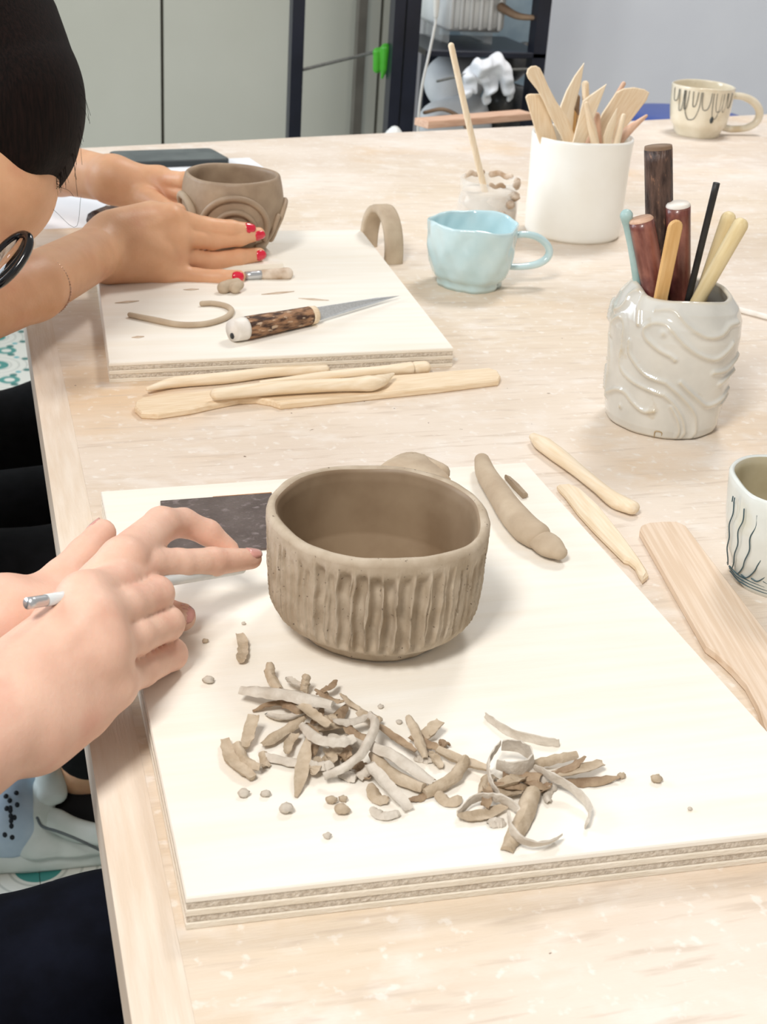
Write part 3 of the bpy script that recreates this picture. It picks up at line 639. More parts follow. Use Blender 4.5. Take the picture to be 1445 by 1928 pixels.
WG = 'wooden tools in the white jar'
rod('wooden_stick', 'upright round wooden stick at the back of the white jar', [PY(*z5(440, 560), 1.585), PY(*z5(425, 175), 1.592)], [0.0042, 0.0045], M['wood_warm'], group=WG)
rod('wooden_stick', 'long thin stick leaning right behind the wide scraper', [PY(*z5(430, 520), 1.572), PY(*z5(640, 172), 1.580)], [0.0035, 0.0028], M['wood_pink'], group=WG)
rod('wooden_stick', 'short tapered wooden stick at the front middle of the white jar', [PY(*z5(490, 560), 1.500), PY(*z5(462, 420), 1.500), PY(*z5(430, 285), 1.500)], [0.005, 0.005, 0.0028], M['wood_warm'], group=WG)
rod('wooden_stick', 'pinkish pointed stick leaning far right over the rim of the white jar', [PY(*z5(590, 520), 1.535), PY(*z5(660, 440), 1.532), PY(*z5(768, 352), 1.530)], [0.0065, 0.006, 0.0018], M['wood_pink'], group=WG)
rod('wooden_stick', 'slim white-tipped stick at the right of the white jar', [PY(*z5(590, 540), 1.515), PY(*z5(640, 352), 1.515)], [0.005, 0.0028], M['wood_pale'], group=WG)
rod('wooden_stick', 'short reddish stick end in the middle of the white jar', [PY(*z5(505, 560), 1.525), PY(*z5(490, 350), 1.525)], [0.004, 0.004], M['wood_pink'], group=WG)
rod('wooden_stick', 'short brown stick behind the tall blade in the white jar', [PY(*z5(360, 560), 1.594), PY(*z5(378, 250), 1.594)], [0.0040, 0.0040], M['brown_piece'], group=WG)
def z8(zx, zy): return 1080 + zx / 3.214, 260 + zy / 3.214
HG = 'tool handles in the carved pot'
def hand_tool(name, label, a, b, ya, yb, r, m, cap=None, capr=None):
    p0, p1 = PY(*z8(*a), ya), PY(*z8(*b), yb); d = unit(p1 - p0); low = p0 - d * 0.045
    root = thing(name, label, 'tool', low, HG)
    obj('handle', tube([low, (low + p1) / 2, p1], r, 16, 16, rounded=False), m, root, axis=d)
    if cap is not None: obj('end_cap', tube([p1 - d * 0.001, p1 + d * 0.0012, p1 + d * 0.0026], [r[-1], r[-1] * 0.98, capr], 6, 16, rounded=False), cap, root)
    return root
hand_tool('bark_tool', 'tallest dark bark-covered handle standing in the carved pot', (525, 800), (515, 66), 0.985, 0.995, [0.0095, 0.0105, 0.0112, 0.0112], M['bark_dark'], M['brown_piece'], 0.0108)
hand_tool('red_handled_tool', 'red-brown handle with worn pale end at the left of the carved pot', (488, 900), (412, 500), 0.958, 0.965, [0.0085, 0.0098, 0.0098], M['red_wood'], M['wood_pink'], 0.0082)
hand_tool('red_handled_tool', 'upright red-brown handle with round white end in the carved pot', (640, 900), (635, 412), 0.975, 0.975, [0.0088, 0.0095, 0.0098], M['red_wood'], M['white_paint'], 0.0084)
p0, p1 = PY(*z8(545, 925), 0.942), PY(*z8(622, 545), 0.938); d = unit(p1 - p0); side = unit(np.cross(d, (0, 1, 0)))
outl = [p0 - d * 0.04 - side * 0.0058, p0 - d * 0.04 + side * 0.0058] + [p1 + side * 0.0062 * math.cos(a) + d * 0.0062 * math.sin(a) for a in np.linspace(0, math.pi, 9)]
o = obj('wooden_stick', prism(outl, (0, 1, 0), 0.0035, 0.0012), M['wood_amber'], smooth=False, axis=d); tag(o, 'flat amber wooden stick with round end at the front of the carved pot', 'stick', HG)
rod('black_rod', 'thin black rod leaning right in the carved pot', [PY(*z8(690, 1000), 0.965), PY(*z8(868, 272), 0.955)], 0.0028, M['black_rod'], group=HG, rounded=False)
rod('teal_stick', 'pale teal stick with bulb end at the left of the carved pot', [PY(*z8(400, 950), 0.968), PY(*z8(365, 720), 0.970), PY(*z8(335, 560), 0.972), PY(*z8(322, 470), 0.972)], [0.0036, 0.0034, 0.0032, 0.0036, 0.0052], M['teal_stick'], group=HG, n=20)
rod('wooden_stick', 'pale straw stick behind its twin at the right of the carved pot', [PY(*z8(760, 1000), 0.968), PY(*z8(938, 490), 0.965)], [0.0055, 0.0062], M['wood_straw'], 'stick', HG)
rod('wooden_stick', 'pale straw stick at the far right front of the carved pot', [PY(*z8(745, 1000), 0.950), PY(*z8(1010, 530), 0.945)], [0.0055, 0.0063], M['wood_straw'], 'stick', HG)

# ------------------------------------------------------------------ tools lying about
def lay(name, label, px, t, m, h=0.0, cat='tool', group=None, bevel=0.0012, axis=None, deg=40):
    pts = [P(a, b, h) for a, b in px]; q = np.array(pts)
    if axis is None:
        u, s, vt = np.linalg.svd(q - q.mean(0)); axis = vt[0]
    o = obj(name, prism(pts, (0, 0, 1), t, bevel), m, smooth=False, axis=axis); tag(o, label, cat, group); return o
def z7(l): return [(960 + a / 2.98, 760 + b / 2.98) for a, b in l]
LG = 'wooden modelling tools on the table'
pts = [(135, 185), (200, 235), (320, 325), (470, 445), (590, 540), (690, 585)]
o = obj('modelling_tool', tube([P(*q, 0.0055) for q in z7(pts)], [0.0040, 0.0076, 0.0076, 0.0060, 0.0058, 0.0074, 0.0064], 30, 14, flat=0.72), M['wood_pale'], axis=P(*z7(pts)[-1]) - P(*z7(pts)[0])); tag(o, 'blade-shaped pale wooden tool lying in front of the carved pot', 'tool', LG)
lay('modelling_tool', 'pale wooden tool with hooked tip beside the near board', z7([(262, 492), (310, 545), (380, 640), (470, 740), (560, 830), (635, 905), (665, 915), (700, 945), (722, 990), (742, 1022), (775, 995), (765, 970), (725, 905), (620, 760), (500, 610), (400, 515), (330, 485)]), 0.006, M['wood_pale'], 0.0, group=LG, bevel=0.002)
lay('paddle', 'broad grained wooden paddle at the right, beside the near board', z7([(725, 748), (735, 725), (770, 712), (850, 705), (930, 705), (985, 730), (1100, 885), (1300, 1150), (1445, 1340), (1640, 1600), (1640, 1680), (1600, 1760), (1590, 1860), (1640, 1990), (1560, 2050), (1470, 1960), (1420, 1850), (1385, 1740), (1320, 1620), (1240, 1530), (1150, 1445), (1095, 1405)]), 0.0065, M['wood_grain'], 0.0, group=LG)
def zt(l): return [(180 + a / 1.8526, 400 + b / 1.8526) for a, b in l]
lay('paddle', 'long wooden paddle with curved handle lying in front of the far board', zt([(136, 700), (140, 682), (165, 668), (220, 660), (300, 652), (420, 640), (540, 628), (650, 618), (800, 606), (1100, 585), (1370, 563), (1400, 572), (1412, 592), (1405, 606), (1200, 632), (900, 664), (645, 690), (610, 678), (560, 670), (500, 672), (420, 688), (330, 708), (220, 724), (160, 722)]), 0.006, M['wood_warm'], 0.0, group=LG)
def lay_rod(label, l, r, h, flat=0.8, extra=None, n=26):
    p = [P(*q, hh) for q, hh in zip(zt(l), h if isinstance(h, list) else [h] * len(l))]
    o = obj('modelling_tool', tube(p, r, n, 14, flat), M['wood_pale'], axis=p[-1] - p[0]); tag(o, label, 'tool', LG); return o
lay_rod('slim wooden tool with tapered blade, closest to the far board', [(182, 616), (280, 592), (450, 577), (620, 556), (800, 546)], [0.0022, 0.0058, 0.0062, 0.0055, 0.0052], 0.0048)
lay_rod('wooden tool with a grooved end pointing right, in front of the far board', [(580, 596), (800, 570), (1000, 552), (1095, 544), (1108, 543), (1120, 542), (1148, 540)], [0.0028, 0.0048, 0.0055, 0.0070, 0.0058, 0.0070, 0.0070], [0.011, 0.0085, 0.0068, 0.0068, 0.0068, 0.0068, 0.0068])
lay_rod('wooden tool with a flared spade tip lying across the long paddle', [(420, 634), (600, 615), (800, 603), (930, 598), (985, 590), (1040, 563)], [0.0058, 0.0068, 0.0068, 0.0066, 0.0085, 0.0065, 0.0012], 0.0125, 0.8)
# dark metal scraper behind the working hand
a, b, d = P(302, 946, BH), P(512, 931, BH), P(308, 1052, BH); e = b + (d - a)
root = thing('scraper', 'dark rectangular steel scraper plate lying on the near board beside the bowl', 'scraper', a)
obj('plate', prism([a, b, e, d], (0, 0, 1), 0.0014, 0.0004), M['scraper'], root, smooth=False)
ab = unit(b - a)
obj('rusty_edge', prism([a + ab * 0.035 + np.array([0, 0, 0.0003]), b + np.array([0, 0, 0.0003]), b + unit(a - d) * 0.0012 + np.array([0, 0, 0.0003]), a + ab * 0.035 + unit(a - d) * 0.0008 + np.array([0, 0, 0.0003])], (0, 0, 1), 0.0010, 0.0002), M['rust'], root, smooth=False)
# knife on the far board
k0, k1, k2 = P(*zt([(478, 412)])[0], BH + 0.0105), P(*zt([(748, 360)])[0], BH + 0.0085), P(*zt([(1062, 290)])[0], BH + 0.0035)
root = thing('knife', 'pointed knife with bark-covered handle lying on the far board', 'knife', k0 - np.array([0, 0, 0.0105]))
d = unit(k1 - k0)
obj('handle', tube([k0 + d * 0.012, (k0 + k1) / 2, k1], [0.0104, 0.0100, 0.0092, 0.0086], 18, 18, rounded=False), M['bark'], root, axis=d)
obj('butt_cap', tube([k0, k0 + d * 0.013], [0.0098, 0.0102, 0.0106], 6, 18, rounded=False), M['white_paint'], root)
obj('butt_mark', tube([k0 - d * 0.0006 + np.array([0.0, 0, -0.005]), k0 + d * 0.001 + np.array([0, 0, -0.005])], 0.0028, 4, 8, rounded=False), M['black_rod'], root)
obj('collar', tube([k1 - d * 0.001, k1 + d * 0.006], [0.0088, 0.0082], 4, 18, rounded=False), M['wood_warm'], root)
up = unit(np.array([0, 0, 1.0]) + np.array([0, 0.35, 0])); nb_ = unit(np.cross(d, up)); h0 = k1 + d * 0.005
obj('blade', prism([h0 + up * 0.0066 - nb_ * 0.0006, h0 - up * 0.0066 - nb_ * 0.0006, k2 - up * 0.001 - d * 0.01 - nb_ * 0.0006, k2 - nb_ * 0.0006, k2 + up * 0.001 - d * 0.03 + up * 0.0012 - nb_ * 0.0006], nb_, 0.0012, 0.0004), M['steel'], root, smooth=False)
# small brush beside the clay pot
q0, q1, q2 = P(462, 519, BH + 0.004), P(494, 517, BH + 0.0042), P(541, 515, BH + 0.0050)
root = thing('brush', 'short silver-necked brush smeared with clay, lying next to the pot', 'brush', q0 - np.array([0, 0, 0.004]))
obj('ferrule', tube([q0, q1], [0.0042, 0.0044], 4, 14, rounded=False), M['aluminium'], root)
obj('clay_coated_head', tube([q1, (q1 + q2) / 2, q2], [0.0046, 0.0056, 0.0062], 10, 14), M['slip_dark'], root)
# clay bits on the far board
p = [P(*q, BH + 0.0026) for q in zt([(120, 357), (200, 374), (290, 391), (380, 389), (450, 369), (475, 345), (457, 327), (410, 317), (372, 318)])]
o = obj('clay_coil', tube(p, [0.0024, 0.0030, 0.0028, 0.0027, 0.0028, 0.0026, 0.0026, 0.0026], 40, 12), M['clay_pale']); tag(o, 'thin hook-shaped rolled clay coil lying on the far board', 'clay coil')
lc = P(436, 551, BH)
f = Field(lc + [-0.03, -0.03, -0.004], lc + [0.03, 0.03, 0.03], 0.0007); F_ = f.new()
f.add(F_, [(lc + [-0.008, 0, 0.005], lc + [-0.003, 0.003, 0.006], 0.0060, 0.0056), (lc + [0.003, -0.002, 0.005], lc + [0.008, 0.002, 0.007], 0.0054, 0.0046), (lc + [-0.002, 0.003, 0.008], lc + [0.006, 0.003, 0.010], 0.0040, 0.0036)], 0.0008)
o = obj('clay_lump', f.mesh(F_), M['clay_pale']); tag(o, 'small torn clay lump on the far board below the fingers', 'clay lump')
for l, w, lab in (([(345, 546), (375, 545)], 0.0030, 'short flat clay strip beside the lump on the far board'), ([(216, 571), (262, 567)], 0.0032, 'pale clay smear left on the left side of the far board'), ([(492, 555), (555, 549)], 0.0030, 'thin clay flake in the middle of the far board'), ([(562, 562), (620, 566)], 0.0028, 'long thin clay flake above the knife blade'), ([(248, 636), (272, 634)], 0.0030, 'faint clay flake near the front left of the far board')):
    a, b = P(*l[0], BH), P(*l[1], BH); s = unit(np.cross((0, 0, 1), b - a)) * w; mid = (a + b) / 2
    o = obj('clay_flake', prism([a, mid - s, b, mid + s * 0.8], (0, 0, 1), 0.0006, 0.0002), M['slip_dark'], smooth=False); tag(o, lab, 'clay flake', 'clay flakes on the far board')
# clay handle standing like an arch
a0 = P(741, 496, 0); far = a0 + np.array([-0.010, 0.070, 0])
pth = [a0 + (far - a0) * (0.5 - 0.5 * math.cos(t)) + np.array([0, 0, 0.052 * math.sin(t) ** 0.8]) for t in np.linspace(0.0, math.pi, 30)]
sec = np.array([(-0.0085, -0.0028), (-0.006, -0.0034), (0.006, -0.0034), (0.0085, -0.0028), (0.0090, 0), (0.0085, 0.0028), (0.006, 0.0034), (-0.006, 0.0034), (-0.0085, 0.0028), (-0.0090, 0)])
side0 = np.array([1.0, 0.10, 0]); V = []
tg = np.gradient(np.array(pth), axis=0)
for p_, t_ in zip(pth, tg):
    t_ = unit(t_); s_ = unit(side0 - t_ * (side0 @ t_)); n_ = np.cross(s_, t_)
    V.append(p_ + np.outer(sec[:, 0] * 1.15, s_) + np.outer(sec[:, 1] * 1.35, n_))
m_ = len(sec); F_ = []
for i in range(len(pth) - 1):
    for j in range(m_): k = (j + 1) % m_; F_.append([i * m_ + j, (i + 1) * m_ + j, (i + 1) * m_ + k, i * m_ + k])
F_ += [list(range(m_)), [(len(pth) - 1) * m_ + j for j in range(m_)][::-1]]
V = np.concatenate(V); V[:, 2] = np.maximum(V[:, 2], TZ)
o = obj('clay_arch', (V, F_), M['clay_pale']); tag(o, 'loose clay strap handle standing as an arch beside the far board', 'clay handle'); sharp(o, 70)
# thick clay roll on the near board
pr = [(908, 866), (916, 892), (938, 926), (962, 962), (990, 994), (1010, 1008)]
root = thing('clay_roll', 'thick bent clay roll with torn end on the near board right of the bowl', 'clay roll', P(980, 960, BH))
def lumpy(V, amp, s): return V
obj('roll', tube([P(x, y, BH + 0.0085) for x, y in pr], [0.0055, 0.0072, 0.0080, 0.0088, 0.0098, 0.0102, 0.0098], 40, 18, flat=0.9), M['clay_pale'], root)
obj('torn_end', tube([P(1018, 1016, BH + 0.0070), P(1038, 1030, BH + 0.0072), P(1054, 1041, BH + 0.0066)], [0.0088, 0.0095, 0.0092, 0.0078, 0.0058], 18, 16, flat=0.75), M['clay_pale'], root)
pts = [P(950, 902, BH), P(962, 906, BH), P(978, 920, BH), P(994, 938, BH), P(984, 940, BH), P(966, 922, BH)]
o = obj('clay_scrap', prism(pts, (0, 0, 1), 0.004, 0.001), M['clay'], smooth=False); tag(o, 'dark torn clay scrap beside the thick clay roll', 'clay scrap')
# phone, papers, second knife, white rod
pn = [P(434, 298, 0.010), P(398, 278, 0.010)]; dl = unit(P(262, 304, 0.010) - pn[0]); L_ = 0.15
ph = [pn[0], pn[1], pn[1] + dl * L_, pn[0] + dl * L_]
def rounded(poly, r, k=4):
    out = []; n = len(poly)
    for i in range(n):
        p, a, b = poly[i], poly[i - 1], poly[(i + 1) % n]; u, v = unit(a - p), unit(b - p)
        for t in np.linspace(0, 1, k): out.append((1 - t) ** 2 * (p + u * r) + 2 * t * (1 - t) * p + t * t * (p + v * r))
    return out
root = thing('phone', 'dark slate-grey phone lying face down at the far end of the table', 'phone', np.mean(ph, 0) - np.array([0, 0, 0.010]))
ph0 = [q - np.array([0, 0, 0.0092]) for q in ph]
obj('case', prism(rounded(ph0, 0.008), (0, 0, 1), 0.0085, 0.001), M['phone_edge'], root, smooth=False)
c_ = np.mean(ph0, 0); obj('back', prism(rounded([c_ + (q - c_) * 0.97 + np.array([0, 0, 0.0085]) for q in ph0], 0.008), (0, 0, 1), 0.0006, 0.0002), M['phone'], root, smooth=False)
def sheet(label, px, h=0.0):
    o = obj('paper_sheet', prism([P(a, b, h) for a, b in px], (0, 0, 1), 0.0006, 0.0001), M['paper'], smooth=False); tag(o, label, 'paper', 'white papers behind the far hands'); return o
sheet('bluish white paper sheet between the phone and the clay pot', [(262, 303), (470, 298), (500, 318), (480, 336), (250, 345)])
sheet('white paper sheet on the table under the far forearm', [(-40, 376), (190, 368), (360, 362), (350, 414), (190, 428), (-30, 436)], 0.0)
b0, b1 = P(180, 418, 0.013), P(258, 388, 0.014)
root = thing('bark_knife', 'bark-covered tool handle with pale end, half hidden behind the far hand', 'tool', (b0 + b1) / 2 - np.array([0, 0, 0.0135]))
obj('handle', tube([b0, (b0 + b1) / 2, b1], [0.0125, 0.0130, 0.0130], 12, 10, rounded=False), M['bark_dark'], root, axis=b1 - b0)
obj('pale_top', tube([b0 + (b1 - b0) * 0.3 + [0, 0.004, 0.0105], b1 + [0, 0.004, 0.0105]], [0.004, 0.005], 6, 8, flat=0.6), M['white_paint'], root)
rod('white_rod', 'thin white rod lying on the table at the right edge, behind the carved pot', [P(1330, 572, 0.0031), P(1382, 581, 0.0031), P(1445, 597, 0.0031), P(1640, 650, 0.0031), P(1900, 730, 0.0031)], 0.0031, M['white_paint'], 'rod')

# ------------------------------------------------------------------ clay shavings
def zs(zx, zy): return 380 + zx / 1.642, 1160 + zy / 1.642
SG = 'clay shavings on the near board'
def crescent(w, t, bow, m=6):
    a = np.linspace(-1, 1, m); lo_ = -min(0.0, bow)
    top = [(x * w / 2, lo_ + bow * (1 - x * x) - (lo_ if bow < 0 else 0) * 0 + t * (1 - 0.6 * x * x)) for x in a]; bot = [(x * w / 2 * 0.96, lo_ + bow * (1 - x * x)) for x in a[::-1]]
    return np.array(top + bot)
def shaving(pts, w, kind, lift=0.0, m='shave1', label=None, arc=0.0):
    wm = w / 1.642 / 3300.0; n = 12 if len(pts) < 4 else 20
    if isinstance(lift, (int, float)): lift = [lift] * len(pts)
    base = {'log': 0.0004, 'strip': 0.0004, 'leaf': 0.0004, 'edge': wm * 0.5}[kind]
    pp = [P(*zs(a, b), BH + base + l) for (a, b), l in zip(pts, lift)]
    path = spline(pp, n); u_ = np.linspace(0, 1, n)
    if kind != 'edge': path[:, 2] += (0.0022 * rng.random()) * (2 * u_ - 1) ** 2
    path += (rng.random(path.shape) - 0.5) * 0.0006
    e0_, e1_ = 0.35 + 0.6 * rng.random(), 0.35 + 0.6 * rng.random()
    tail = np.interp(u_, [0, 0.08, 0.25, 0.75, 0.92, 1], [e0_, 0.5 + e0_ * 0.5, 1, 1, 0.5 + e1_ * 0.5, e1_]) * (1 + 0.12 * (rng.random(n) - 0.5))
    sg = 1 if rng.random() < 0.62 else -1
    if kind == 'log':                      # a thick gouge: deep trough, flat cut underside
        sec = np.array([(-0.50, 0.05), (-0.47, 0.22), (-0.30, 0.46), (-0.05, 0.58), (0.20, 0.52), (0.42, 0.30), (0.50, 0.06), (0.22, 0.14), (-0.2, 0.16)]) * wm
        if sg < 0: sec = np.array([(x, 0.58 * wm - z) for x, z in sec[::-1]])
        V, F_ = sweep(path, sec, tail.clip(0.7))
    elif kind == 'strip': V, F_ = sweep(path, crescent(wm, 0.0010, sg * wm * 0.30), tail)
    elif kind == 'leaf': V, F_ = sweep(path, crescent(wm, 0.0009, sg * wm * 0.16), np.sin(np.linspace(0.25, math.pi - 0.12, n)) ** 0.7 * (1 + 0.15 * (rng.random(n) - 0.5)))
    else: V, F_ = sweep(path, np.array([(-0.0005, -wm / 2), (0.0003, -wm / 2), (0.0007, 0), (0.0003, wm / 2), (-0.0005, wm / 2), (-0.0002, 0)]), 1.0, sy=tail.clip(0.6), sx=np.ones(n))
    V[:, 2] = np.maximum(V[:, 2], TZ + BH + 0.0001)
    V += (rng.random(V.shape) - 0.5) * 0.00045
    o = obj('clay_shaving', (V, F_), M[m]); sharp(o, 38)
    tag(o, label or 'short curled clay shaving buried in the middle of the heap', 'clay shaving', SG); return o
g, d1, d3 = 'shave2', 'shave1', 'shave3'
S = [
 ([(540, 345), (600, 385), (660, 430)], 26, 'strip', 0.004, d3, 'dark clay shaving crossing the middle of the heap towards the bowl'), ([(160, 296), (230, 274), (330, 288)], 24, 'leaf', [0.0, 0.003, 0.004], d3, 'dark leaf-like clay shaving under the thick pale one at the heap top'),
 ([(200, 306), (250, 322), (325, 302)], 26, 'strip', [0, 0.001, 0.004], g, 'pale grooved clay shaving just below the dark leaf-like one'), ([(185, 412), (250, 362), (320, 325)], 34, 'strip', [0.0, 0.003, 0.006], d1, 'broad clay shaving slanting up at the left of the heap'),
 ([(190, 437), (260, 452), (400, 468)], 30, 'strip', [0.0, 0.001, 0.002], g, 'long pale clay shaving lying low across the heap'), ([(290, 370), (270, 400), (262, 432)], 26, 'strip', 0.002, d1, 'small tan clay shaving curling down left of the flat blade'),
 ([(325, 186), (320, 212), (318, 238)], 26, 'log', [0.008, 0.005, 0.002], d1, 'stubby upright clay shaving at the top of the heap, nearest the bowl'), ([(420, 198), (395, 225), (355, 242)], 22, 'leaf', [0.006, 0.005, 0.003], d3, 'small dark torn clay shaving at the top right of the heap'), ([(430, 240), (470, 278), (518, 302)], 20, 'leaf', 0.001, d1, 'narrow clay shaving trailing off the top right of the heap'),
 ([(350, 235), (400, 262), (440, 275)], 26, 'leaf', 0.006, d3, 'dark clay shaving behind the thickest pale one'),
 ([(260, 196), (285, 212), (300, 225)], 26, 'strip', 0.003, g, 'tiny pale clay shaving at the very top of the heap'),
 ([(210, 150), (214, 190), (242, 232)], 30, 'strip', [0.007, 0.003, 0.001], d1, 'upright clay shaving sticking up at the top left of the heap'),
 ([(122, 246), (200, 246), (300, 262), (408, 292)], 42, 'log', [0.003, 0.007, 0.009, 0.008], g, 'thickest pale grey clay shaving lying across the top of the heap'),
 ([(300, 280), (340, 310), (388, 346)], 34, 'strip', 0.009, d1, 'tan clay shaving tucked under the end of the thickest pale one'), ([(405, 332), (460, 332), (512, 318)], 26, 'strip', 0.007, g, 'pale clay shaving lying flat right of the heap centre'), ([(350, 330), (385, 322), (420, 320)], 30, 'strip', 0.005, d1, 'short tan clay shaving between the thickest one and the broad curved one'),
 ([(450, 350), (480, 372), (520, 390)], 30, 'strip', 0.004, d3, 'dark clay shaving peeking out right of the broad curved one'), ([(385, 412), (398, 432), (405, 455)], 30, 'strip', 0.003, d1, 'small tan clay shaving below the broad curved one'), ([(330, 465), (365, 470), (400, 466)], 30, 'log', 0.003, g, 'pale rounded clay shaving next to the flat blade'),
 ([(310, 348), (360, 384), (420, 396), (472, 390)], 38, 'strip', [0.006, 0.010, 0.010, 0.008], g, 'broad pale curved clay shaving in the centre of the heap'),
 ([(328, 378), (312, 470), (293, 562)], 36, 'leaf', [0.009, 0.004, 0.0], d1, 'flat blade-shaped clay shaving pointing down out of the heap'),
 ([(520, 308), (536, 345), (495, 425), (440, 470), (378, 502)], 26, 'strip', [0.010, 0.013, 0.012, 0.008, 0.003], g, 'long pale arched clay shaving over the heap middle'),
 ([(70, 392), (92, 458), (158, 512)], 34, 'log', 0.0, d1, 'thick clay shaving at the far left of the heap'), ([(162, 318), (148, 368), (132, 420)], 32, 'log', [0.006, 0.003, 0.001], d1, 'leaning clay shaving at the left, above the thick one'),
 ([(108, 405), (135, 450), (188, 482)], 30, 'strip', 0.002, d1, 'short clay shaving between the two leftmost ones'), ([(190, 430), (196, 455), (198, 475)], 26, 'strip', 0.0, d1, 'tiny clay shaving left of the long low pale one'),
 ([(522, 408), (600, 440), (715, 525)], 42, 'strip', [0.008, 0.008, 0.002], g, 'wide pale clay shaving running down the right side of the heap'), ([(525, 440), (585, 492), (685, 548)], 38, 'log', [0.003, 0.002, 0.0], d1, 'thick tan clay shaving beside the wide pale one'),
 ([(516, 468), (570, 530), (638, 606)], 36, 'strip', [0.006, 0.004, 0.0], g, 'bluish pale clay shaving reaching down between the two halves of the heap'),
 ([(638, 312), (665, 368), (692, 440)], 30, 'strip', [0.006, 0.006, 0.003], d1, 'clay shaving leaning upright where the heap narrows'), ([(738, 338), (712, 362), (685, 388)], 36, 'log', [0.004, 0.003, 0.0], d1, 'stout clay shaving crossed by the leaning one where the heap narrows'), ([(740, 392), (752, 402), (758, 412)], 26, 'strip', 0.0, d3, 'tiny dark clay scrap right of the crossed pair'),
 ([(640, 385), (690, 400), (735, 425)], 30, 'strip', 0.001, d3, 'dark clay shaving under the crossed pair'), ([(660, 440), (690, 445), (710, 450)], 26, 'strip', 0.0, g, 'small pale clay shaving below the crossed pair'), ([(700, 420), (720, 445), (738, 470)], 26, 'strip', 0.001, d1, 'small tan clay shaving hanging down right of the crossed pair'),
 ([(722, 426), (795, 456), (885, 488)], 32, 'log', 0.001, d1, 'straight clay shaving bridging the two halves of the heap'), ([(818, 440), (780, 500), (688, 556)], 36, 'log', [0.006, 0.003, 0.0], d1, 'segmented clay shaving slanting at the middle of the heap'),
 ([(640, 575), (680, 562), (720, 545)], 24, 'leaf', 0.0, d3, 'dark thin clay leaf beneath the segmented shaving'), ([(728, 552), (760, 578), (802, 572)], 34, 'strip', 0.0, d1, 'curled tan clay shaving at the lower end of the segmented one'), ([(522, 600), (560, 622), (608, 614)], 30, 'strip', 0.0, g, 'small curled clay shaving below the heap middle'),
 ([(522, 528), (540, 565), (582, 578)], 36, 'strip', 0.0, d1, 'tan clay shaving lying under the bluish pale one'), ([(430, 480), (452, 500), (480, 508)], 34, 'strip', 0.0, g, 'pale clay shaving at the bottom of the left half'), ([(440, 465), (475, 462), (512, 470)], 30, 'strip', 0.002, d3, 'dark clay shaving at the bottom centre of the left half'), ([(480, 480), (500, 500), (520, 515)], 28, 'strip', 0.0, d3, 'small dark clay shaving beside the bluish pale one'),
 ([(1105, 392), (1050, 385), (950, 358), (878, 304)], 26, 'edge', 0.0, g, 'lone curved clay shaving above the right half of the heap'),
 ([(912, 520), (882, 505), (870, 560)], 30, 'strip', 0.0, d1, 'short clay shaving at the left edge of the right half'), ([(925, 500), (985, 498), (1050, 512)], 42, 'strip', 0.003, d3, 'broad dark clay shaving under the small ring'), ([(915, 565), (950, 552), (995, 548)], 46, 'strip', 0.001, d1, 'wide tan clay shaving in the centre of the right half'), ([(1020, 530), (1050, 540), (1075, 520)], 40, 'strip', 0.001, d3, 'dark clay shaving just right of the small ring base'),
 ([(1090, 528), (1068, 552), (1072, 582)], 24, 'strip', 0.0, g, 'small curl standing in the right half of the heap'),
 ([(1012, 470), (1090, 450), (1162, 434)], 32, 'log', [0.001, 0.003, 0.004], d1, 'straight clay shaving pointing right from the small ring'), ([(1062, 494), (1140, 470), (1188, 436)], 26, 'leaf', [0.002, 0.004, 0.007], d3, 'narrow brown clay shaving rising at the right end of the heap'),
 ([(1085, 500), (1170, 484), (1242, 460)], 34, 'strip', [0.002, 0.003, 0.003], d1, 'broad clay shaving at the right end of the heap'), ([(1105, 520), (1200, 514), (1290, 508)], 38, 'leaf', 0.0, d3, 'rightmost pointed brown clay shaving of the heap'),
 ([(790, 632), (860, 622), (955, 594)], 40, 'leaf', 0.0, d1, 'flat leaf-shaped clay shaving at the lower left of the right half'), ([(885, 645), (910, 640), (940, 638)], 34, 'strip', 0.0, g, 'stubby clay shaving under the arched ribbon'),
 ([(1024, 545), (990, 640), (942, 728)], 46, 'log', [0.003, 0.001, 0.0], d1, 'thick straight clay shaving pointing down, nearest the board edge'),
 ([(790, 612), (840, 566), (905, 560), (955, 578), (982, 606)], 26, 'edge', [0.0, 0.003, 0.004, 0.003, 0.001], g, 'thin arched clay ribbon over the flat leaf-shaped one'),
 ([(948, 612), (960, 660), (1000, 698), (1060, 705), (1106, 682)], 32, 'edge', [0.007, 0.006, 0.003, 0.001, 0.0], g, 'pale curled clay ribbon crossing the lowest shaving'),
 ([(925, 390), (892, 440), (890, 500), (922, 556)], 24, 'edge', [0.007, 0.010, 0.008, 0.003], g, 'tall pale clay ribbon bowed at the left of the small ring'),
 ([(912, 458), (965, 472), (1016, 458), (1018, 425), (980, 402), (930, 398)], 42, 'edge', [0.006, 0.006, 0.006, 0.007, 0.007, 0.007], g, 'clay shaving curled into a small standing ring'),
 ([(1030, 468), (1085, 495), (1150, 535), (1198, 590), (1190, 648)], 26, 'edge', [0.005, 0.006, 0.004, 0.002, 0.0], g, 'long thin clay ribbon arching down at the right'),
 ([(118, 66), (128, 105), (122, 150)], 32, 'log', 0.0, d1, 'single clay shaving beside the fingers, left of the bowl'),
]
for pts, w, k, lf, m_, lab in S: shaving(pts, w, k, lf, m_, lab)
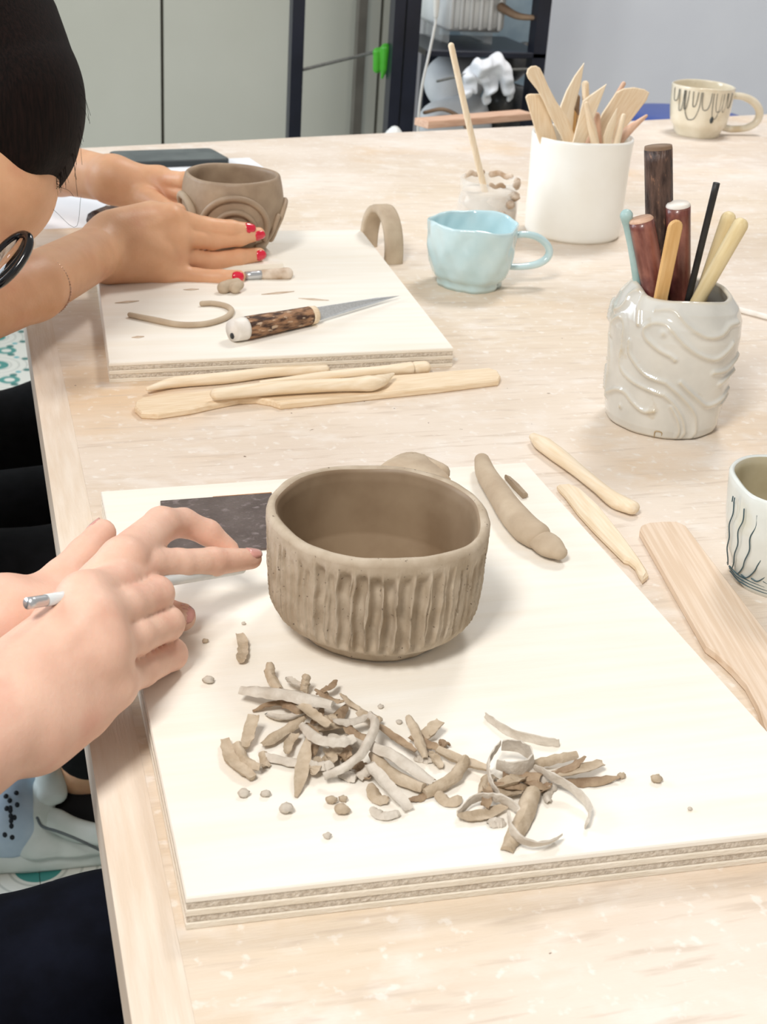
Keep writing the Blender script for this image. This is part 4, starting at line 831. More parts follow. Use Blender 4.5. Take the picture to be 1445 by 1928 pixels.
for k in range(22):      # short pieces buried in the heap
    cx, cy = (np.clip(rng.normal(400, 75), 280, 520), np.clip(rng.normal(375, 60), 270, 470)) if k < 15 else (rng.normal(960, 60), rng.normal(520, 30))
    a = rng.random() * math.pi; l = 35 + 30 * rng.random()
    shaving([(cx - l * math.cos(a), cy - l * 0.7 * math.sin(a)), (cx + 5, cy), (cx + l * math.cos(a), cy + l * 0.7 * math.sin(a))], 22 + 12 * rng.random(), ['strip', 'leaf', 'log'][k % 3], [0.001, 0.003 + 0.002 * rng.random(), 0.001], [d3, d1, d3, g][k % 4])
CG = 'clay crumbs on the near board'
for zx, zy, r, lab in ((130, 556, 15, None), (197, 556, 13, None), (260, 606, 19, None), (400, 577, 16, None), (437, 572, 12, None), (435, 609, 20, None), (387, 686, 11, 'lone clay crumb closest to the front edge of the near board'), (552, 284, 9, None), (610, 332, 9, None), (1298, 500, 12, None), (1405, 512, 16, 'clay crumb far right of the shavings'), (10, 82, 10, 'tiny clay crumb just right of the curled fingertips'), (22, 206, 17, 'small cut clay stub between the fist and the shavings'), (130, 26, 7, None), (1510, 600, 7, 'tiny clay crumb at the right side of the near board')):
    p_ = P(*zs(zx, zy), BH); rm = r / 1.642 / 3300
    V, F_ = ball(p_ + np.array([0, 0, rm * 0.62]), rm, 5, (1, 0.85, 0.65), 0.45)
    V[:, 2] = np.maximum(V[:, 2], TZ + BH)
    o = obj('clay_crumb', (V, F_), M['shave2' if r % 2 else 'shave1']); tag(o, lab or 'small rounded clay crumb scattered around the shavings', 'clay crumb', CG)

# ================================================================== behind the table
RY = 2.72
def vbar(px0, px1, y, d, z0, z1, py=130):
    a, b = colx(px0, y, py), colx(px1, y, py); return box((a, y, z0), (b, y + d, z1), 0.003)
rack = thing('metal_rack', 'dark metal shelving rack with bags and trays behind the table', 'rack', (colx(880, RY), RY, 0))
for px0, px1, dy in ((737, 757, 0.0), (760, 786, 0.0), (801, 822, 0.35), (1002, 1026, 0.0)):
    obj('post', vbar(px0, px1, RY + dy, 0.035, 0, 1.75), M['dark_frame'], rack, smooth=False)
xa, xb = colx(737, RY), colx(1026, RY)
def hz(py, y, px=900): return PY(px, py, y)[2]
for py in (-40, 94, 330):
    z = hz(py, RY + 0.02); obj('shelf', box((xa + 0.07, RY, z - 0.012), (xb, RY + 0.24, z), 0.002), M['dark_frame'], rack, smooth=False)
obj('back_panel', box((colx(800, RY + .4), RY + 0.40, 0.3), (colx(1020, RY + .4), RY + 0.41, 1.7), 0.001), M['sheet'], rack, smooth=False)
zsf = hz(94, RY + 0.02)
# things in the rack
tz = hz(94, RY + .02)
t0 = PY(828, 50, RY + 0.10); t1 = PY(940, 2, RY + 0.10)
root = thing('plastic_tray', 'white ribbed plastic tray at the top of the rack', 'tray', ((t0[0] + t1[0]) / 2, RY + 0.2, tz))
obj('tray_body', box((t0[0], RY + 0.06, t0[2] - 0.004), (t1[0], RY + 0.30, t1[2] + 0.03), 0.01), M['tray'], root)
for k in range(6):
    x = t0[0] + (t1[0] - t0[0]) * (k + 0.5) / 6; obj('rib', box((x - 0.004, RY + 0.054, t0[2]), (x + 0.004, RY + 0.062, t1[2] + 0.028), 0.002), M['tray'], root)
for x in (t0[0] + 0.015, t1[0] - 0.015): obj('foot', box((x - 0.008, RY + 0.1, tz), (x + 0.008, RY + 0.26, t0[2] - 0.002), 0.002), M['glass'], root, smooth=False)
o = obj('driftwood', tube([PY(945, 14, RY + 0.05), PY(975, 30, RY + 0.03), PY(1012, 34, RY + 0.02)], [0.012, 0.009, 0.006], 10, 8, 0.8), M['brown_piece']); tag(o, 'brown stick of wood beside the white tray in the rack', 'wood piece')
def blob(prims, k, res, pad=0.03):
    A = np.array([q for p_ in prims for q in (p_[0], p_[1])]); rm = max(max(p_[2], p_[3]) for p_ in prims) + pad
    f = Field(A.min(0) - rm, A.max(0) + rm, res); return f.mesh(f.add(f.new(), prims, k))
y = RY + 0.14
o = obj('paper_bag', blob([(PY(845, 150, y), PY(870, 155, y), 0.050, 0.045), (PY(880, 140, y + .03), PY(850, 165, y), 0.04, 0.045)], 0.03, 0.006), M['sack']); tag(o, 'rounded white bag behind the hanging rag in the rack', 'bag')
y = RY + 0.09
o = obj('white_bucket', blob([(PY(830, 235, y), PY(880, 215, y), 0.05, 0.045), (PY(870, 235, y), PY(900, 240, y), 0.04, 0.03)], 0.02, 0.006), M['sack']); tag(o, 'low white bundle at the bottom of the rack view', 'bundle')
o = obj('curved_rim', tube([PY(800, 212, RY + 0.02), PY(835, 206, RY + 0.015), PY(868, 222, RY + 0.01), PY(878, 240, RY + 0.01)], 0.004, 16, 8), M['brown_piece']); tag(o, 'thin brown curved rim around the low white bundle', 'rim')
y = RY - 0.02
ragp = [((905, 125), (940, 125), .022, .024), ((880, 150), (900, 135), .014, .018), ((875, 165), (882, 182), .012, .012), ((888, 150), (892, 168), .011, .010), ((915, 150), (920, 192), .016, .010), ((925, 140), (928, 175), .014, .010), ((945, 135), (955, 170), .018, .012), ((960, 160), (965, 185), .012, .008), ((930, 118), (955, 140), .02, .018)]
_v, _f = blob([(PY(*a, y + 0.008 * (i % 3)), PY(*b, y + 0.008 * ((i + 1) % 3)), r0 * .8, r1 * .8) for i, (a, b, r0, r1) in enumerate(ragp)], 0.008, 0.003)
_v = _v + 0.0035 * np.sin(110 * _v[:, [2, 0, 0]] + 2) + 0.002 * np.sin(240 * _v[:, [0, 2, 0]])
o = obj('rag', (_v, _f), M['rag']); tag(o, 'crumpled white cotton rag hanging in the rack', 'rag')
o = obj('hanging_wire', tube([PY(824, 153, RY - 0.005), PY(870, 142, RY - 0.012), PY(905, 133, RY - 0.015), PY(1004, 130, RY - 0.004)], 0.0026, 14, 8), M['cord']); tag(o, 'dark wire holding the white rag in the rack', 'wire')
o = obj('plastic_bag', blob([(PY(960, 120, RY + .2), PY(990, 105, RY + .2), 0.04, 0.03), (PY(955, 200, RY + .12), PY(990, 205, RY + .12), 0.05, 0.045), (PY(950, 225, RY + .12), PY(980, 230, RY + .12), 0.035, 0.035)], 0.02, 0.006), mat('dark_plastic_bag', (46, 50, 56), (96, 92, 84), rough=0.25, scale=14, bump=0.6, bscale=30)); tag(o, 'dark crumpled plastic bag in the right of the rack', 'bag')
o = obj('power_cable', tube([PY(822, -60, RY - 0.03), PY(821, 30, RY - 0.03), PY(817, 60, RY - 0.03), PY(806, 112, RY - 0.03), PY(794, 170, RY - 0.03), PY(787, 250, RY - 0.03), PY(785, 420, RY - 0.03)], 0.0028, 40, 8), M['white_cable']); tag(o, 'thin white cable hanging down in front of the rack posts', 'cable')
o = obj('cable_plug', tube([PY(823, -30, RY - 0.03), PY(821, 30, RY - 0.03)], [0.007, 0.007, 0.005], 8, 10), M['white_cable']); tag(o, 'white plug sleeve at the top of the hanging cable', 'plug')
# slim post, pole and cord in front of the wardrobe
o = obj('metal_post', vbar(548, 571, 2.75, 0.03, 0, 1.9), M['dark_frame'], smooth=False); tag(o, 'slim dark blue metal post in front of the grey wardrobe', 'post')
o = obj('pole', vbar(671, 687, CY - 0.05, 0.03, 0, 2.2), M['dark_gap'], smooth=False); tag(o, 'brown-grey pole standing against the wardrobe doors', 'pole')
o = obj('cord', tube([PY(571, 131, 2.77), PY(640, 114, 2.78), PY(690, 102, 2.78), PY(742, 88, 2.745)], 0.0034, 16, 8), M['cord']); tag(o, 'grey cord stretched from the slim post to the rack', 'cord')
y = 2.765
o = obj('green_clip', blob([(PY(711, 98, y), PY(710, 130, y), 0.0085, 0.008), (PY(727, 92, y - .01), PY(724, 128, y - .006), 0.011, 0.008), (PY(724, 128, y - .006), PY(720, 146, y - .004), 0.008, 0.003), (PY(710, 98, y), PY(728, 93, y), 0.007, 0.008)], 0.003, 0.0015), M['green']); tag(o, 'bright green plastic clip hanging on the cord', 'clip')
a, b = P(806, 243, 0), P(1003, 226, 0); nrm = unit(np.cross((0, 0, 1), b - a))
if nrm[1] < 0: nrm = -nrm
o = obj('batten', prism([a, b, b + nrm * 0.035, a + nrm * 0.035], (0, 0, 1), 0.012, 0.001), M['wood_pink'], smooth=False, axis=b - a); tag(o, 'flat brown wooden batten lying along the far table edge', 'batten')
# blue stool beyond the table
sc_ = PY(1290, 212, 2.95); st = thing('stool', 'blue plastic stool beyond the far edge of the table', 'stool', (sc_[0], sc_[1], 0))
rs = 0.15
obj('seat', lathe(np.array([sc_[0], sc_[1], sc_[2] - 0.04]), [(0, 0), (rs - .02, 0), (rs, 0.004), (rs + .004, 0.02), (rs - .01, 0.036), (rs - .04, 0.04), (0, 0.04)], 48), M['blue_plastic'], st)
for k in range(4):
    a = math.pi / 4 + k * math.pi / 2; q = np.array([sc_[0] + (rs - .03) * math.cos(a), sc_[1] + (rs - .03) * math.sin(a), sc_[2] - 0.04]); e_ = np.array([sc_[0] + (rs + .03) * math.cos(a), sc_[1] + (rs + .03) * math.sin(a), 0.0])
    obj('leg', tube([e_, q], [0.012, 0.016], 4, 10, rounded=False), M['blue_plastic'], st)
o = obj('paper_roll', blob([(PY(742, 262, 2.6), PY(744, 245, 2.6), 0.020, 0.008), (np.array([PY(738, 300, 2.6)[0], 2.6, 0.027]), PY(742, 262, 2.6), 0.026, 0.020)], 0.01, 0.004), M['tray']); tag(o, 'white paper roll end showing at the foot of the thick rack post', 'paper roll')

# ================================================================== the people
def nail(c, d, n, r, w, l, m, parent):
    d, n = unit(d), unit(np.asarray(n, float)); n = unit(n - d * (n @ d)); s = np.cross(d, n); V = []; K, J = 7, 6
    for off in (0.0004, -0.0006):
        for i in range(J):
            v = i / (J - 1)
            for j in range(K):
                u = -1 + 2 * j / (K - 1); a = u * w * (1 - 0.25 * (2 * v - 1) ** 4); rr = r * (1 - 0.16 * v ** 2) + off
                V.append(np.asarray(c) + d * ((v - 0.45) * l - (0.10 * l * u * u if v > 0.5 else -0.08 * l * u * u)) + (n * math.cos(a) + s * math.sin(a)) * rr)
    F_ = []; B = K * J
    for i in range(J - 1):
        for j in range(K - 1): q = [i * K + j, i * K + j + 1, (i + 1) * K + j + 1, (i + 1) * K + j]; F_ += [q, [x + B for x in q[::-1]]]
    rim = [j for j in range(K)] + [i * K + K - 1 for i in range(1, J)] + [(J - 1) * K + j for j in range(K - 2, -1, -1)] + [i * K for i in range(J - 2, 0, -1)]
    for a, b in zip(rim, rim[1:] + rim[:1]): F_.append([b, a, a + B, b + B])
    return obj('fingernail', (V, F_), m, parent)
def chain(pts, rs, k=0.0):
    return [(a, b, ra, rb) for a, b, ra, rb in zip(pts[:-1], pts[1:], rs[:-1], rs[1:])]
def arm_mesh(core, fingers, lo=None, hi=None, res=0.0016, kc=0.011, kf=0.006, kj=0.003, extra=None):
    pts = np.array([q for p_ in core + sum(fingers, []) for q in (p_[0], p_[1])]); rm = max(max(p_[2], p_[3]) for p_ in core) + 0.012
    f = Field(pts.min(0) - rm if lo is None else lo, pts.max(0) + rm if hi is None else hi, res)
    C_ = f.add(f.new(), core, kc)
    if extra: C_ = f.add(C_, extra, 0.0035)
    out = C_.copy()
    for fg in fingers:
        G = f.add(f.new(), fg, kj); out = smin(out, smin(C_, G, kf), 0.0008)
    return f.mesh(out)
def J(px, py, h): return P(px, py, h)

# ---- near person -------------------------------------------------------------------------
WU, WR = J(66, 1374, .042), J(50, 1285, .058)
MI, MM, MR_, MP = J(160, 1128, .080), J(172, 1168, .078), J(188, 1226, .066), J(205, 1290, .046)
fore = [(J(24, 1345, .052), T(-0.075, 0.478, 0.042), .0240, .0285), (T(-0.075, 0.478, 0.040), T(-0.235, 0.395, 0.025), .0290, .040)]
core = fore + [(WR, MI, .0185, .0100), (WR, MM, .0190, .0100), ((WR + WU) / 2, MR_, .0190, .0098), (WU, MP, .0175, .0110), (MI, MM, .0095, .0095), (MM, MR_, .0095, .0095), (MR_, MP, .0095, .0095),
               ((WR + WU) / 2, (MM + MR_) / 2, .019, .0095), (WU, J(150, 1338, .042), .017, .0130), (WR, J(150, 1160, .062), .020, .013)]
def curl(m, pip, dip, tip, r): return chain([m, (m + pip) / 2, pip, dip, tip], [r * 1.14, r * 1.06, r, r * .92, r * .82])
idx = chain([MI, (MI + J(276, 1064, .070)) / 2, J(276, 1064, .070), J(335, 1063, .062), J(400, 1058, .054), J(474, 1052, .0465)], [.0115, .0105, .0098, .0085, .0080, .0060])
mid = curl(MM, J(294, 1118, .063), J(285, 1150, .034), J(240, 1150, .030), .0092)
rin = curl(MR_, J(314, 1174, .048), J(300, 1192, .027), J(255, 1185, .026), .0090)
pin = curl(MP, J(322, 1232, .0275), J(300, 1238, .0262), J(265, 1228, .0262), .0085)
thb = chain([J(120, 1190, .060), J(232, 1056, .078), J(304, 988, .074), J(345, 984, .068), J(392, 1003, .060), J(432, 1034, .050)], [.017, .0125, .0098, .0080, .0072, .0056])
near = thing('person', 'person at the near board, light-skinned hands trimming the bowl, dark navy trousers', 'person', (-0.40, 0.62, 0))
dB = unit(np.array([-0.05, -0.62, 0.78]))
exB = [(m + dB * .0072, m * 0.5 + ((WR + WU) / 2) * 0.5 + dB * .0145, .0050, .0032) for m in (MI, MM, MR_, MP)] + [(m + dB * .0044, m + dB * .0046, .0082, .0082) for m in (MI, MM, MR_, MP)]
VB = arm_mesh(core, [idx, mid, rin, pin, thb], extra=exB, kf=0.009)
# left hand behind it
wA = J(12, 1178, .047)
mA = [J(150, 1128, .050), J(160, 1152, .046), J(165, 1180, .040), J(160, 1205, .034)]
coreA = [(wA, T(-0.08, 0.648, 0.035), .0225, .027), (T(-0.08, 0.648, 0.035), T(-0.25, 0.70, 0.02), .027, .040)] + [(wA, m, .0205, .0105) for m in mA] + [(mA[i], mA[i + 1], .010, .010) for i in range(3)]
fA = [chain([mA[0], J(240, 1120, .040), J(300, 1122, .032)], [.010, .009, .007]), chain([mA[1], J(250, 1150, .036), J(305, 1155, .030), J(342, 1162, .0275)], [.010, .0095, .0088, .0080]), chain([mA[2], J(240, 1180, .029), J(290, 1185, .0265)], [.010, .009, .0075]), chain([mA[3], J(220, 1205, .027), J(260, 1208, .026)], [.009, .008, .007]),
      chain([J(60, 1150, .050), J(118, 1090, .058), J(160, 1044, .062), J(192, 1004, .066)], [.016, .0108, .0094, .0080])]
VA = arm_mesh(coreA, fA)
def part_arm(elbow, shoulder, r0, r1): return blob([(elbow, shoulder, r0, r1)], 0.01, 0.006)
def head_prims(c, fwd, up, s=1.0):
    fwd, up = unit(fwd), unit(up); up = unit(up - fwd * (up @ fwd)); rt = np.cross(fwd, up); q = lambda f_, r_, u_: np.asarray(c) + (fwd * f_ + rt * r_ + up * u_) * s
    return q, [(q(-.020, 0, .02), q(.010, 0, .02), .080 * s, .074 * s), (q(.040, 0, .035), q(.045, 0, .01), .050 * s, .052 * s), (q(.045, 0, -.02), q(.05, 0, -.075), .055 * s, .034 * s), (q(.06, 0, -.085), q(.062, 0, -.095), .022 * s, .02 * s),
               (q(.10, 0, .005), q(.118, 0, -.028), .008 * s, .012 * s), (q(.092, -.02, -.062), q(.092, .02, -.062), .010 * s, .010 * s), (q(0, -.078, .0), q(-.005, -.08, -.03), .012 * s, .010 * s), (q(0, .078, .0), q(-.005, .08, -.03), .012 * s, .010 * s),
               (q(.085, -.034, .018), q(.09, .034, .018), .012 * s, .012 * s)]
nh = T(-0.42, 0.60, 0.46)
qn, hp_ = head_prims(nh, (0.8, 0.0, -0.6), (0.5, 0, 0.85))
VH = blob(hp_ + [(qn(-.02, 0, -.05), T(-0.52, 0.60, 0.28), .05, .055)], 0.012, 0.006)
VU = join(part_arm(T(-0.235, 0.395, 0.025), T(-0.50, 0.42, 0.24), .040, .05), part_arm(T(-0.25, 0.70, 0.02), T(-0.50, 0.78, 0.24), .040, .05))
body = obj('body', join(VB, VA, VU, VH), M['skin_near'], near)
q = J(342, 1162, .0275); nail(q, q - J(305, 1155, .030), (0.75, -0.5, 0.3), .0078, 0.85, .0115, M['nail'], body)
q = J(474, 1052, .0465); nail(q - unit(q - J(400, 1058, .054)) * 0.001, q - J(400, 1058, .054), (0.25, -0.2, 0.95), .0062, 0.8, .010, M['nail'], body)
q = J(192, 1004, .066); nail(q, q - J(160, 1044, .062), (-0.7, 0.5, 0.4), .0080, 0.85, .012, M['nail'], body)
obj('shirt', blob([(T(-0.56, 0.60, 0.22), T(-0.58, 0.60, -0.25), .13, .14), (T(-0.52, 0.44, 0.24), T(-0.52, 0.76, 0.24), .07, .07), (T(-0.56, 0.50, 0.0), T(-0.56, 0.70, 0.0), .12, .12), (T(-0.50, 0.42, 0.24), T(-0.36, 0.41, 0.13), .065, .055), (T(-0.50, 0.78, 0.24), T(-0.36, 0.74, 0.13), .065, .055)], 0.04, 0.010), M['cloth_navy'], near)
obj('trousers', blob([(T(-0.56, 0.53, -0.30), T(0.06, 0.545, -0.295), .095, .074), (T(-0.56, 0.68, -0.30), T(0.06, 0.715, -0.295), .095, .074), (T(-0.56, 0.56, -0.28), T(-0.56, 0.66, -0.28), .12, .12), (T(-0.3, 0.6, -0.31), T(0.0, 0.63, -0.33), .07, .055), (T(0.06, 0.545, -0.295), T(-0.02, 0.55, -0.66), .074, .055), (T(0.06, 0.715, -0.295), T(-0.02, 0.72, -0.66), .074, .055)], 0.03, 0.007), M['cloth_navy'], near)
obj('hair', blob([(qn(-.035, 0, .045), qn(.0, 0, .06), .098, .092), (qn(-.07, 0, .0), qn(-.08, 0, -.06), .075, .06)], 0.02, 0.006), M['hair'], near)
for y_ in (0.55, 0.72):
    f_ = blob([(T(-0.03, y_, -0.70), T(0.16, y_, -0.725), .035, .025), (T(-0.05, y_, -0.69), T(-0.02, y_, -0.66), .035, .035)], 0.02, 0.006); f_[0][:, 2] = np.maximum(f_[0][:, 2], 0.001)
    obj('shoe', f_, M['cloth_black'], near)
# the white stylus between the fingers
s0, s1 = J(52, 1136, .094), J(452, 1070, .0405); dd = unit(s1 - s0)
root = thing('stylus', 'slim white pottery stylus with wire loop tip held in the near hand', 'tool', s0)
obj('shaft', tube([s0 + dd * 0.012, (s0 + s1) / 2, s1 - dd * .006, s1], [0.0030, 0.0033, 0.0035, 0.0026], 20, 14, rounded=False), M['tool_white'], root)
obj('end_sleeve', tube([s0, s0 + dd * 0.014], 0.0029, 5, 14, rounded=False), M['aluminium'], root)
obj('ferrule', tube([s1 - dd * 0.001, s1 + dd * 0.004], [0.0026, 0.0018], 4, 10, rounded=False), M['aluminium'], root)
n_ = unit(np.cross(dd, (0, 0, 1))); lp = [s1 + dd * (0.003 + 0.008 * (1 - math.cos(a)) / 2 * 1.0) + n_ * 0.0022 * math.sin(a) for a in np.linspace(0, 2 * math.pi, 18)]
obj('wire_loop', tube(lp, 0.0008, 30, 6), M['aluminium'], root)

# ---- far person --------------------------------------------------------------------------
far_p = thing('person', 'person at the far board holding a clay pot, red nail polish, dark hair, black trousers', 'person', (-0.42, 1.30, 0))
def K(px, py, y): return PY(px, py, y)
wr = K(192, 470, 1.318)
mc = [K(322, 412, 1.340), K(330, 444, 1.336), K(326, 482, 1.334), K(314, 512, 1.326)]
el = T(-0.115, 1.005, 0.062)
coreC = [(wr, K(60, 540, 1.185), .0245, .0275), (K(60, 540, 1.185), el, .0285, .039), (K(200, 440, 1.322), mc[0], .018, .0125), (K(200, 465, 1.316), mc[1], .0195, .0125), (K(200, 490, 1.316), mc[2], .0180, .0120), (K(205, 500, 1.320), mc[3], .0165, .0118)] + [(mc[i], mc[i + 1], .0118, .0118) for i in range(3)] + [(K(215, 430, 1.330), K(285, 402, 1.350), .017, .012), (K(260, 460, 1.320), K(300, 480, 1.320), .016, .014)]
fC = [chain([mc[0], K(385, 427, 1.3545), K(435, 431, 1.356), K(469, 432, 1.3585)], [.0118, .0098, .0088, .0068]),
      chain([mc[1], K(400, 452, 1.3535), K(452, 447, 1.357), K(487, 440, 1.360)], [.0112, .0096, .0086, .0066]),
      chain([mc[2], K(398, 492, 1.3515), K(450, 484, 1.357), K(488, 479, 1.363)], [.0108, .0096, .0088, .0070]),
      chain([mc[3], K(370, 521, 1.322), K(415, 523, 1.316), K(450, 521, 1.312)], [.0108, .0084, .0078, .0066]),
      chain([K(230, 425, 1.335), K(290, 400, 1.362), K(335, 398, 1.376)], [.015, .0105, .0085])]
dC = unit(np.array([0.1, -0.85, 0.45]))
exC = [(m + dC * .0080, m * 0.4 + wr * 0.6 + dC * .0150, .0052, .0035) for m in mc] + [(m + dC * .0052, m + dC * .0054, .0090, .0090) for m in mc]
VC = arm_mesh(coreC, fC, kc=0.010, kf=0.006, extra=exC)
wd_ = K(212, 338, 1.512); md = [K(300, 338, 1.500), K(304, 356, 1.496), K(306, 374, 1.492), K(304, 392, 1.488)]
coreD = [(wd_, K(110, 318, 1.600), .0235, .0275), (K(110, 318, 1.600), T(-0.06, 1.69, 0.105), .0280, .038)] + [(wd_, m, .0200, .0125) for m in md] + [(md[i], md[i + 1], .0115, .0115) for i in range(3)]
pb = lambda th, z, off=.011: surf_pt(pc, PR, th, z, off)
fD = [chain([md[0], pb(-2.2, .058), pb(-2.7, .056), pb(-3.1, .054)], [.0112, .0095, .0088, .0070]), chain([md[1], pb(-2.2, .044), pb(-2.7, .042), pb(-3.1, .040)], [.0112, .0095, .0088, .0070]), chain([md[2], pb(-2.2, .028), pb(-2.7, .027), pb(-3.05, .026)], [.011, .0093, .0085, .0070]), chain([md[3], pb(-2.2, .014, .013), pb(-2.6, .013, .013), pb(-2.9, .013, .013)], [.010, .0080, .0075, .006]),
      chain([wd_ + [0.02, -0.01, -0.01], pb(-1.75, .030, .016), pb(-1.45, .034, .010)], [.015, .0105, .0085])]
VD = arm_mesh(coreD, fD, res=0.0018)
# head bent over the work
hd = lambda px, py, dist: CAM + unit(ray(px, py)) * dist
hc = hd(-142, 283, 1.12)
fwd = unit(0.35 * _R - 0.94 * _U + 0.10 * _F); upv = unit(0.94 * _R + 0.35 * _U)
qf, hpf = head_prims(hc, fwd, upv, 1.0)
VH = blob(hpf + [(qf(-.02, 0, -.05), T(-0.36, 1.26, 0.24), .05, .055)], 0.012, 0.004)
sh_r, sh_l = T(-0.36, 1.06, 0.22), T(-0.36, 1.46, 0.22)
VU = join(part_arm(el, sh_r, .039, .05), part_arm(T(-0.06, 1.69, 0.105), sh_l, .038, .05))
fbody = obj('body', join(VC, VD, VU, VH), M['skin_far'], far_p)
for i, nv in ((0, (0.75, -0.45, 0.3)), (1, (0.72, -0.65, 0.0)), (2, (0.45, -0.85, 0.1)), (3, (0.1, -0.9, 0.3))):
    ch = fC[i][-1]; dr = unit(ch[1] - ch[0]); nail(ch[1] - dr * 0.001, dr, nv, ch[3] * 1.02, 0.85, .0115, M['nail_red'], fbody)
obj('shirt', blob([(T(-0.44, 1.26, 0.17), T(-0.55, 1.30, -0.25), .13, .14), (sh_r, sh_l, .075, .075), (T(-0.52, 1.20, -0.05), T(-0.52, 1.40, -0.05), .12, .12), (sh_r, T(-0.24, 1.035, 0.14), .068, .058), (sh_l, T(-0.23, 1.57, 0.17), .068, .058)], 0.04, 0.010), M['cloth_black'], far_p)
tro = blob([(T(-0.52, 1.24, -0.30), T(0.10, 1.22, -0.285), .10, .082), (T(-0.52, 1.40, -0.30), T(0.10, 1.62, -0.285), .10, .084), (T(-0.35, 1.32, -0.30), T(0.08, 1.40, -0.30), .09, .085), (T(-0.52, 1.26, -0.26), T(-0.52, 1.38, -0.26), .12, .12),
            (T(0.10, 1.22, -0.285), J(172, 1395, -.56), .082, .046), (T(0.10, 1.62, -0.28), T(0.20, 1.66, -0.60), .084, .055)], 0.03, 0.007)
obj('trousers', tro, M['cloth_black'], far_p)
an = [J(150, 1452, -.655)]
obj('ankle', blob([(J(172, 1428, -.60), J(150, 1446, -.640), .028, .029), (J(150, 1446, -.640), J(185, 1452, -.645), .029, .028), (J(140, 1455, -.66), J(80, 1500, -.70), .026, .026)], 0.015, 0.004), M['skin_far'], far_p, label='bare heel and ankle above the clog')
# hair: a dark fringe and crown
hh = lambda px, py, dist=1.10: hd(px, py, dist)
hairp = [(qf(-.055, 0, .045), qf(-.022, 0, .050), .086, .080), (qf(-.022, 0, .05), qf(.004, 0, .062), .066, .050), (qf(-.05, 0, .052), qf(-.13, 0, .055), .068, .064), (qf(.0, -.02, .072), qf(.030, -.02, .076), .034, .020), (qf(.030, -.02, .076), qf(.055, -.025, .070), .018, .004), (qf(.0, .03, .07), qf(.03, .03, .072), .034, .018), (qf(-.06, 0, .0), qf(-.07, 0, -.04), .074, .06)]
hair = obj('hair', blob(hairp, 0.014, 0.003), M['hair'], far_p)
st_ = []
for k in range(120):
    u = rng.random(); a = hh(40 + 70 * u + rng.normal(0, 6), 60 + 200 * u + rng.normal(0, 40), 1.09); b = hh(95 + rng.normal(0, 10), 250 + rng.normal(0, 50), 1.09); c_ = hh(95 + rng.normal(6, 14), 335 + rng.normal(0, 16), 1.09)
    st_.append(tube([a, b, c_], [0.00025, 0.00025, 0.00012], 8, 4, rounded=False))
for k in range(14):
    x0 = 100 + rng.normal(0, 12); y0 = 250 + rng.normal(0, 70)
    st_.append(tube([hh(x0 - 10, y0, 1.09), hh(x0 + 20 + 20 * rng.random(), y0 + 20 * rng.normal(), 1.09), hh(x0 + 30 + 40 * rng.random(), min(y0 + 40 + 40 * rng.random(), 370), 1.09)], 0.00013, 10, 4, rounded=False))
obj('loose_strands', join(*st_), M['hair'], hair)
# glasses, bracelet
g0 = hd(12, 492, 1.035); ax_ = unit(fwd)
root = thing('eyeglasses', 'black-framed eyeglasses on the face of the bent-over person', 'glasses', g0)
rt = unit(np.cross(fwd, unit(upv - fwd * (upv @ fwd)))); upg = unit(hd(52, 452, 1.035) - hd(-25, 545, 1.035)); sdg = unit(np.cross(upg, -_F) * 0.25 + rt * 0.0 + unit(hd(-60, 470, 1.12) - g0) * 0.0 + np.cross(upg, unit(ray(18, 492))) * 0.55 + unit(ray(18, 492)) * 0.55)
def ring(c, a, b, ra, rb, n=36): return [c + a * ra * math.cos(t) + b * rb * math.sin(t) for t in np.linspace(0, 2 * math.pi, n)]
for s_ in (0, 1):
    cc = g0 + sdg * (0.058 * s_)
    obj('rim', tube(ring(cc, upg, sdg, .0235, .0150 + .010 * s_), .0032, 60, 8, 1.0), M['frame_black'], root)
    obj('lens', prism(ring(cc, upg, sdg, .0220, .0138 + .010 * s_)[:-1], np.cross(upg, sdg), 0.0008, 0.0002), M['lens'], root)
obj('bridge', tube([g0 + sdg * .015, g0 + sdg * .03 + upg * .004], .002, 6, 8), M['frame_black'], root)
obj('temple', tube([g0 - _R * 0.022, g0 - _R * 0.03 - fwd * 0.03, g0 - _R * 0.045 - fwd * 0.10], .0025, 12, 8), M['frame_black'], root)
a0_, a1_ = K(60, 540, 1.185), wr; axd = unit(a1_ - a0_); cb = a0_ + (a1_ - a0_) * 0.06; e1_ = unit(np.cross(axd, (0, 0, 1))); e2_ = np.cross(axd, e1_)
bp = [cb + (e1_ * math.cos(t) + e2_ * math.sin(t)) * 0.0292 + axd * 0.006 * math.sin(t + .6) for t in np.linspace(0, 2 * math.pi, 140)]
o = obj('bracelet', tube(bp, [0.0008, 0.0016] * 70, 280, 6), M['chain']); tag(o, 'thin chain bracelet around the far forearm', 'bracelet')
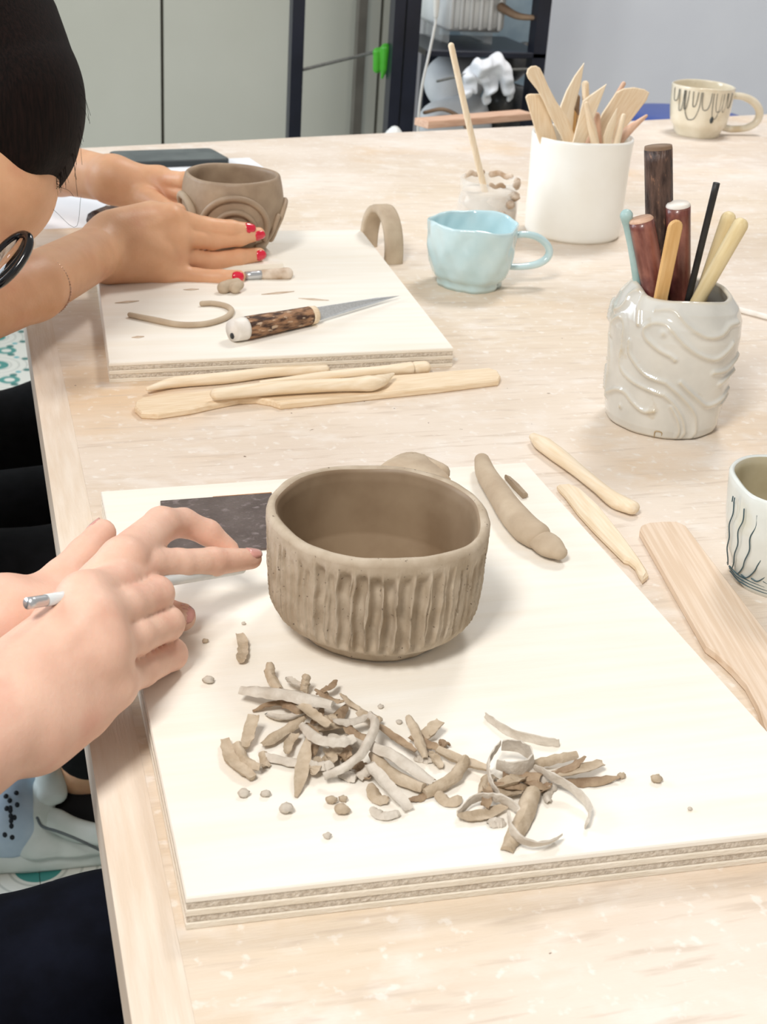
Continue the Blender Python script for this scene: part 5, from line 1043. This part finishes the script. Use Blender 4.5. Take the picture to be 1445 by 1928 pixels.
# the clog on the floor
cl = J(70, 1600, -.75); cl[2] = 0.0
root = thing('clog', 'pale grey-green rubber clog with a holed blue-grey toe on the tiled floor', 'shoe', cl)
def onfloor(vf, z0, z1=9): vf[0][:, 2] = np.clip(vf[0][:, 2], z0, z1); return vf
obj('sole', onfloor(blob([(J(-90, 1590, -.735), J(210, 1580, -.735), .050, .034), (J(60, 1590, -.735), J(230, 1570, -.735), .036, .034)], 0.015, 0.005), 0.002, 0.030), M['clog'], root)
toe = onfloor(blob([(J(-90, 1540, -.70), J(22, 1530, -.682), .040, .046), (J(-90, 1520, -.70), J(22, 1505, -.68), .040, .044), (J(-20, 1560, -.705), J(24, 1570, -.712), .034, .032)], 0.02, 0.004), 0.028)
to = obj('toe_box', toe, M['clog_toe'], root)
obj('upper', onfloor(blob([(J(66, 1530, -.675), J(72, 1580, -.712), .020, .026), (J(72, 1580, -.712), J(140, 1592, -.722), .026, .020), (J(140, 1592, -.722), J(230, 1588, -.724), .020, .022), (J(66, 1530, -.675), J(92, 1468, -.640), .019, .015)], 0.014, 0.004), 0.028), M['clog'], root)
obj('collar', blob([(J(84, 1500, -.655), J(98, 1462, -.636), .013, .018), (J(98, 1462, -.636), J(108, 1492, -.650), .018, .011), (J(84, 1500, -.655), J(108, 1496, -.652), .012, .010)], 0.008, 0.0035), M['clog'], root)
obj('strap', tube([J(78, 1532, -.672), J(105, 1545, -.678), J(140, 1562, -.688), J(190, 1572, -.690), J(240, 1580, -.690)], [.011, .015, .015, .013, .012], 24, 12, flat=0.55, up=unit(-_F)), M['clog'], root)
obj('strap_seam', tube([J(70, 1540, -.662), J(80, 1556, -.668), J(110, 1566, -.670), J(150, 1582, -.676), J(200, 1606, -.690)], .0018, 24, 8), M['phone'], root)
obj('lining', blob([(J(135, 1512, -.69), J(215, 1518, -.69), .032, .034)], 0.01, 0.005), M['clog_lining'], root)
for zx, zy in ((25, 390), (42, 428), (15, 480), (105, 365), (85, 515), (140, 455), (45, 560), (95, 625), (28, 680), (60, 600), (65, 470), (120, 560), (70, 690)):
    d_ = unit(ray(zx / 3.44, 1380 + zy / 3.44)); rel = toe[0] - CAM; t_ = rel @ d_; off = np.linalg.norm(rel - np.outer(t_, d_), axis=1)
    cand = np.where(off < 0.006)[0]
    if len(cand) == 0: continue
    hit = toe[0][cand[np.argmin(t_[cand])]]
    obj('vent_hole', ball(hit + d_ * 0.0022, 0.0046, 6, (0.75, 0.75, 1.0)), M['dark_hole'], to)
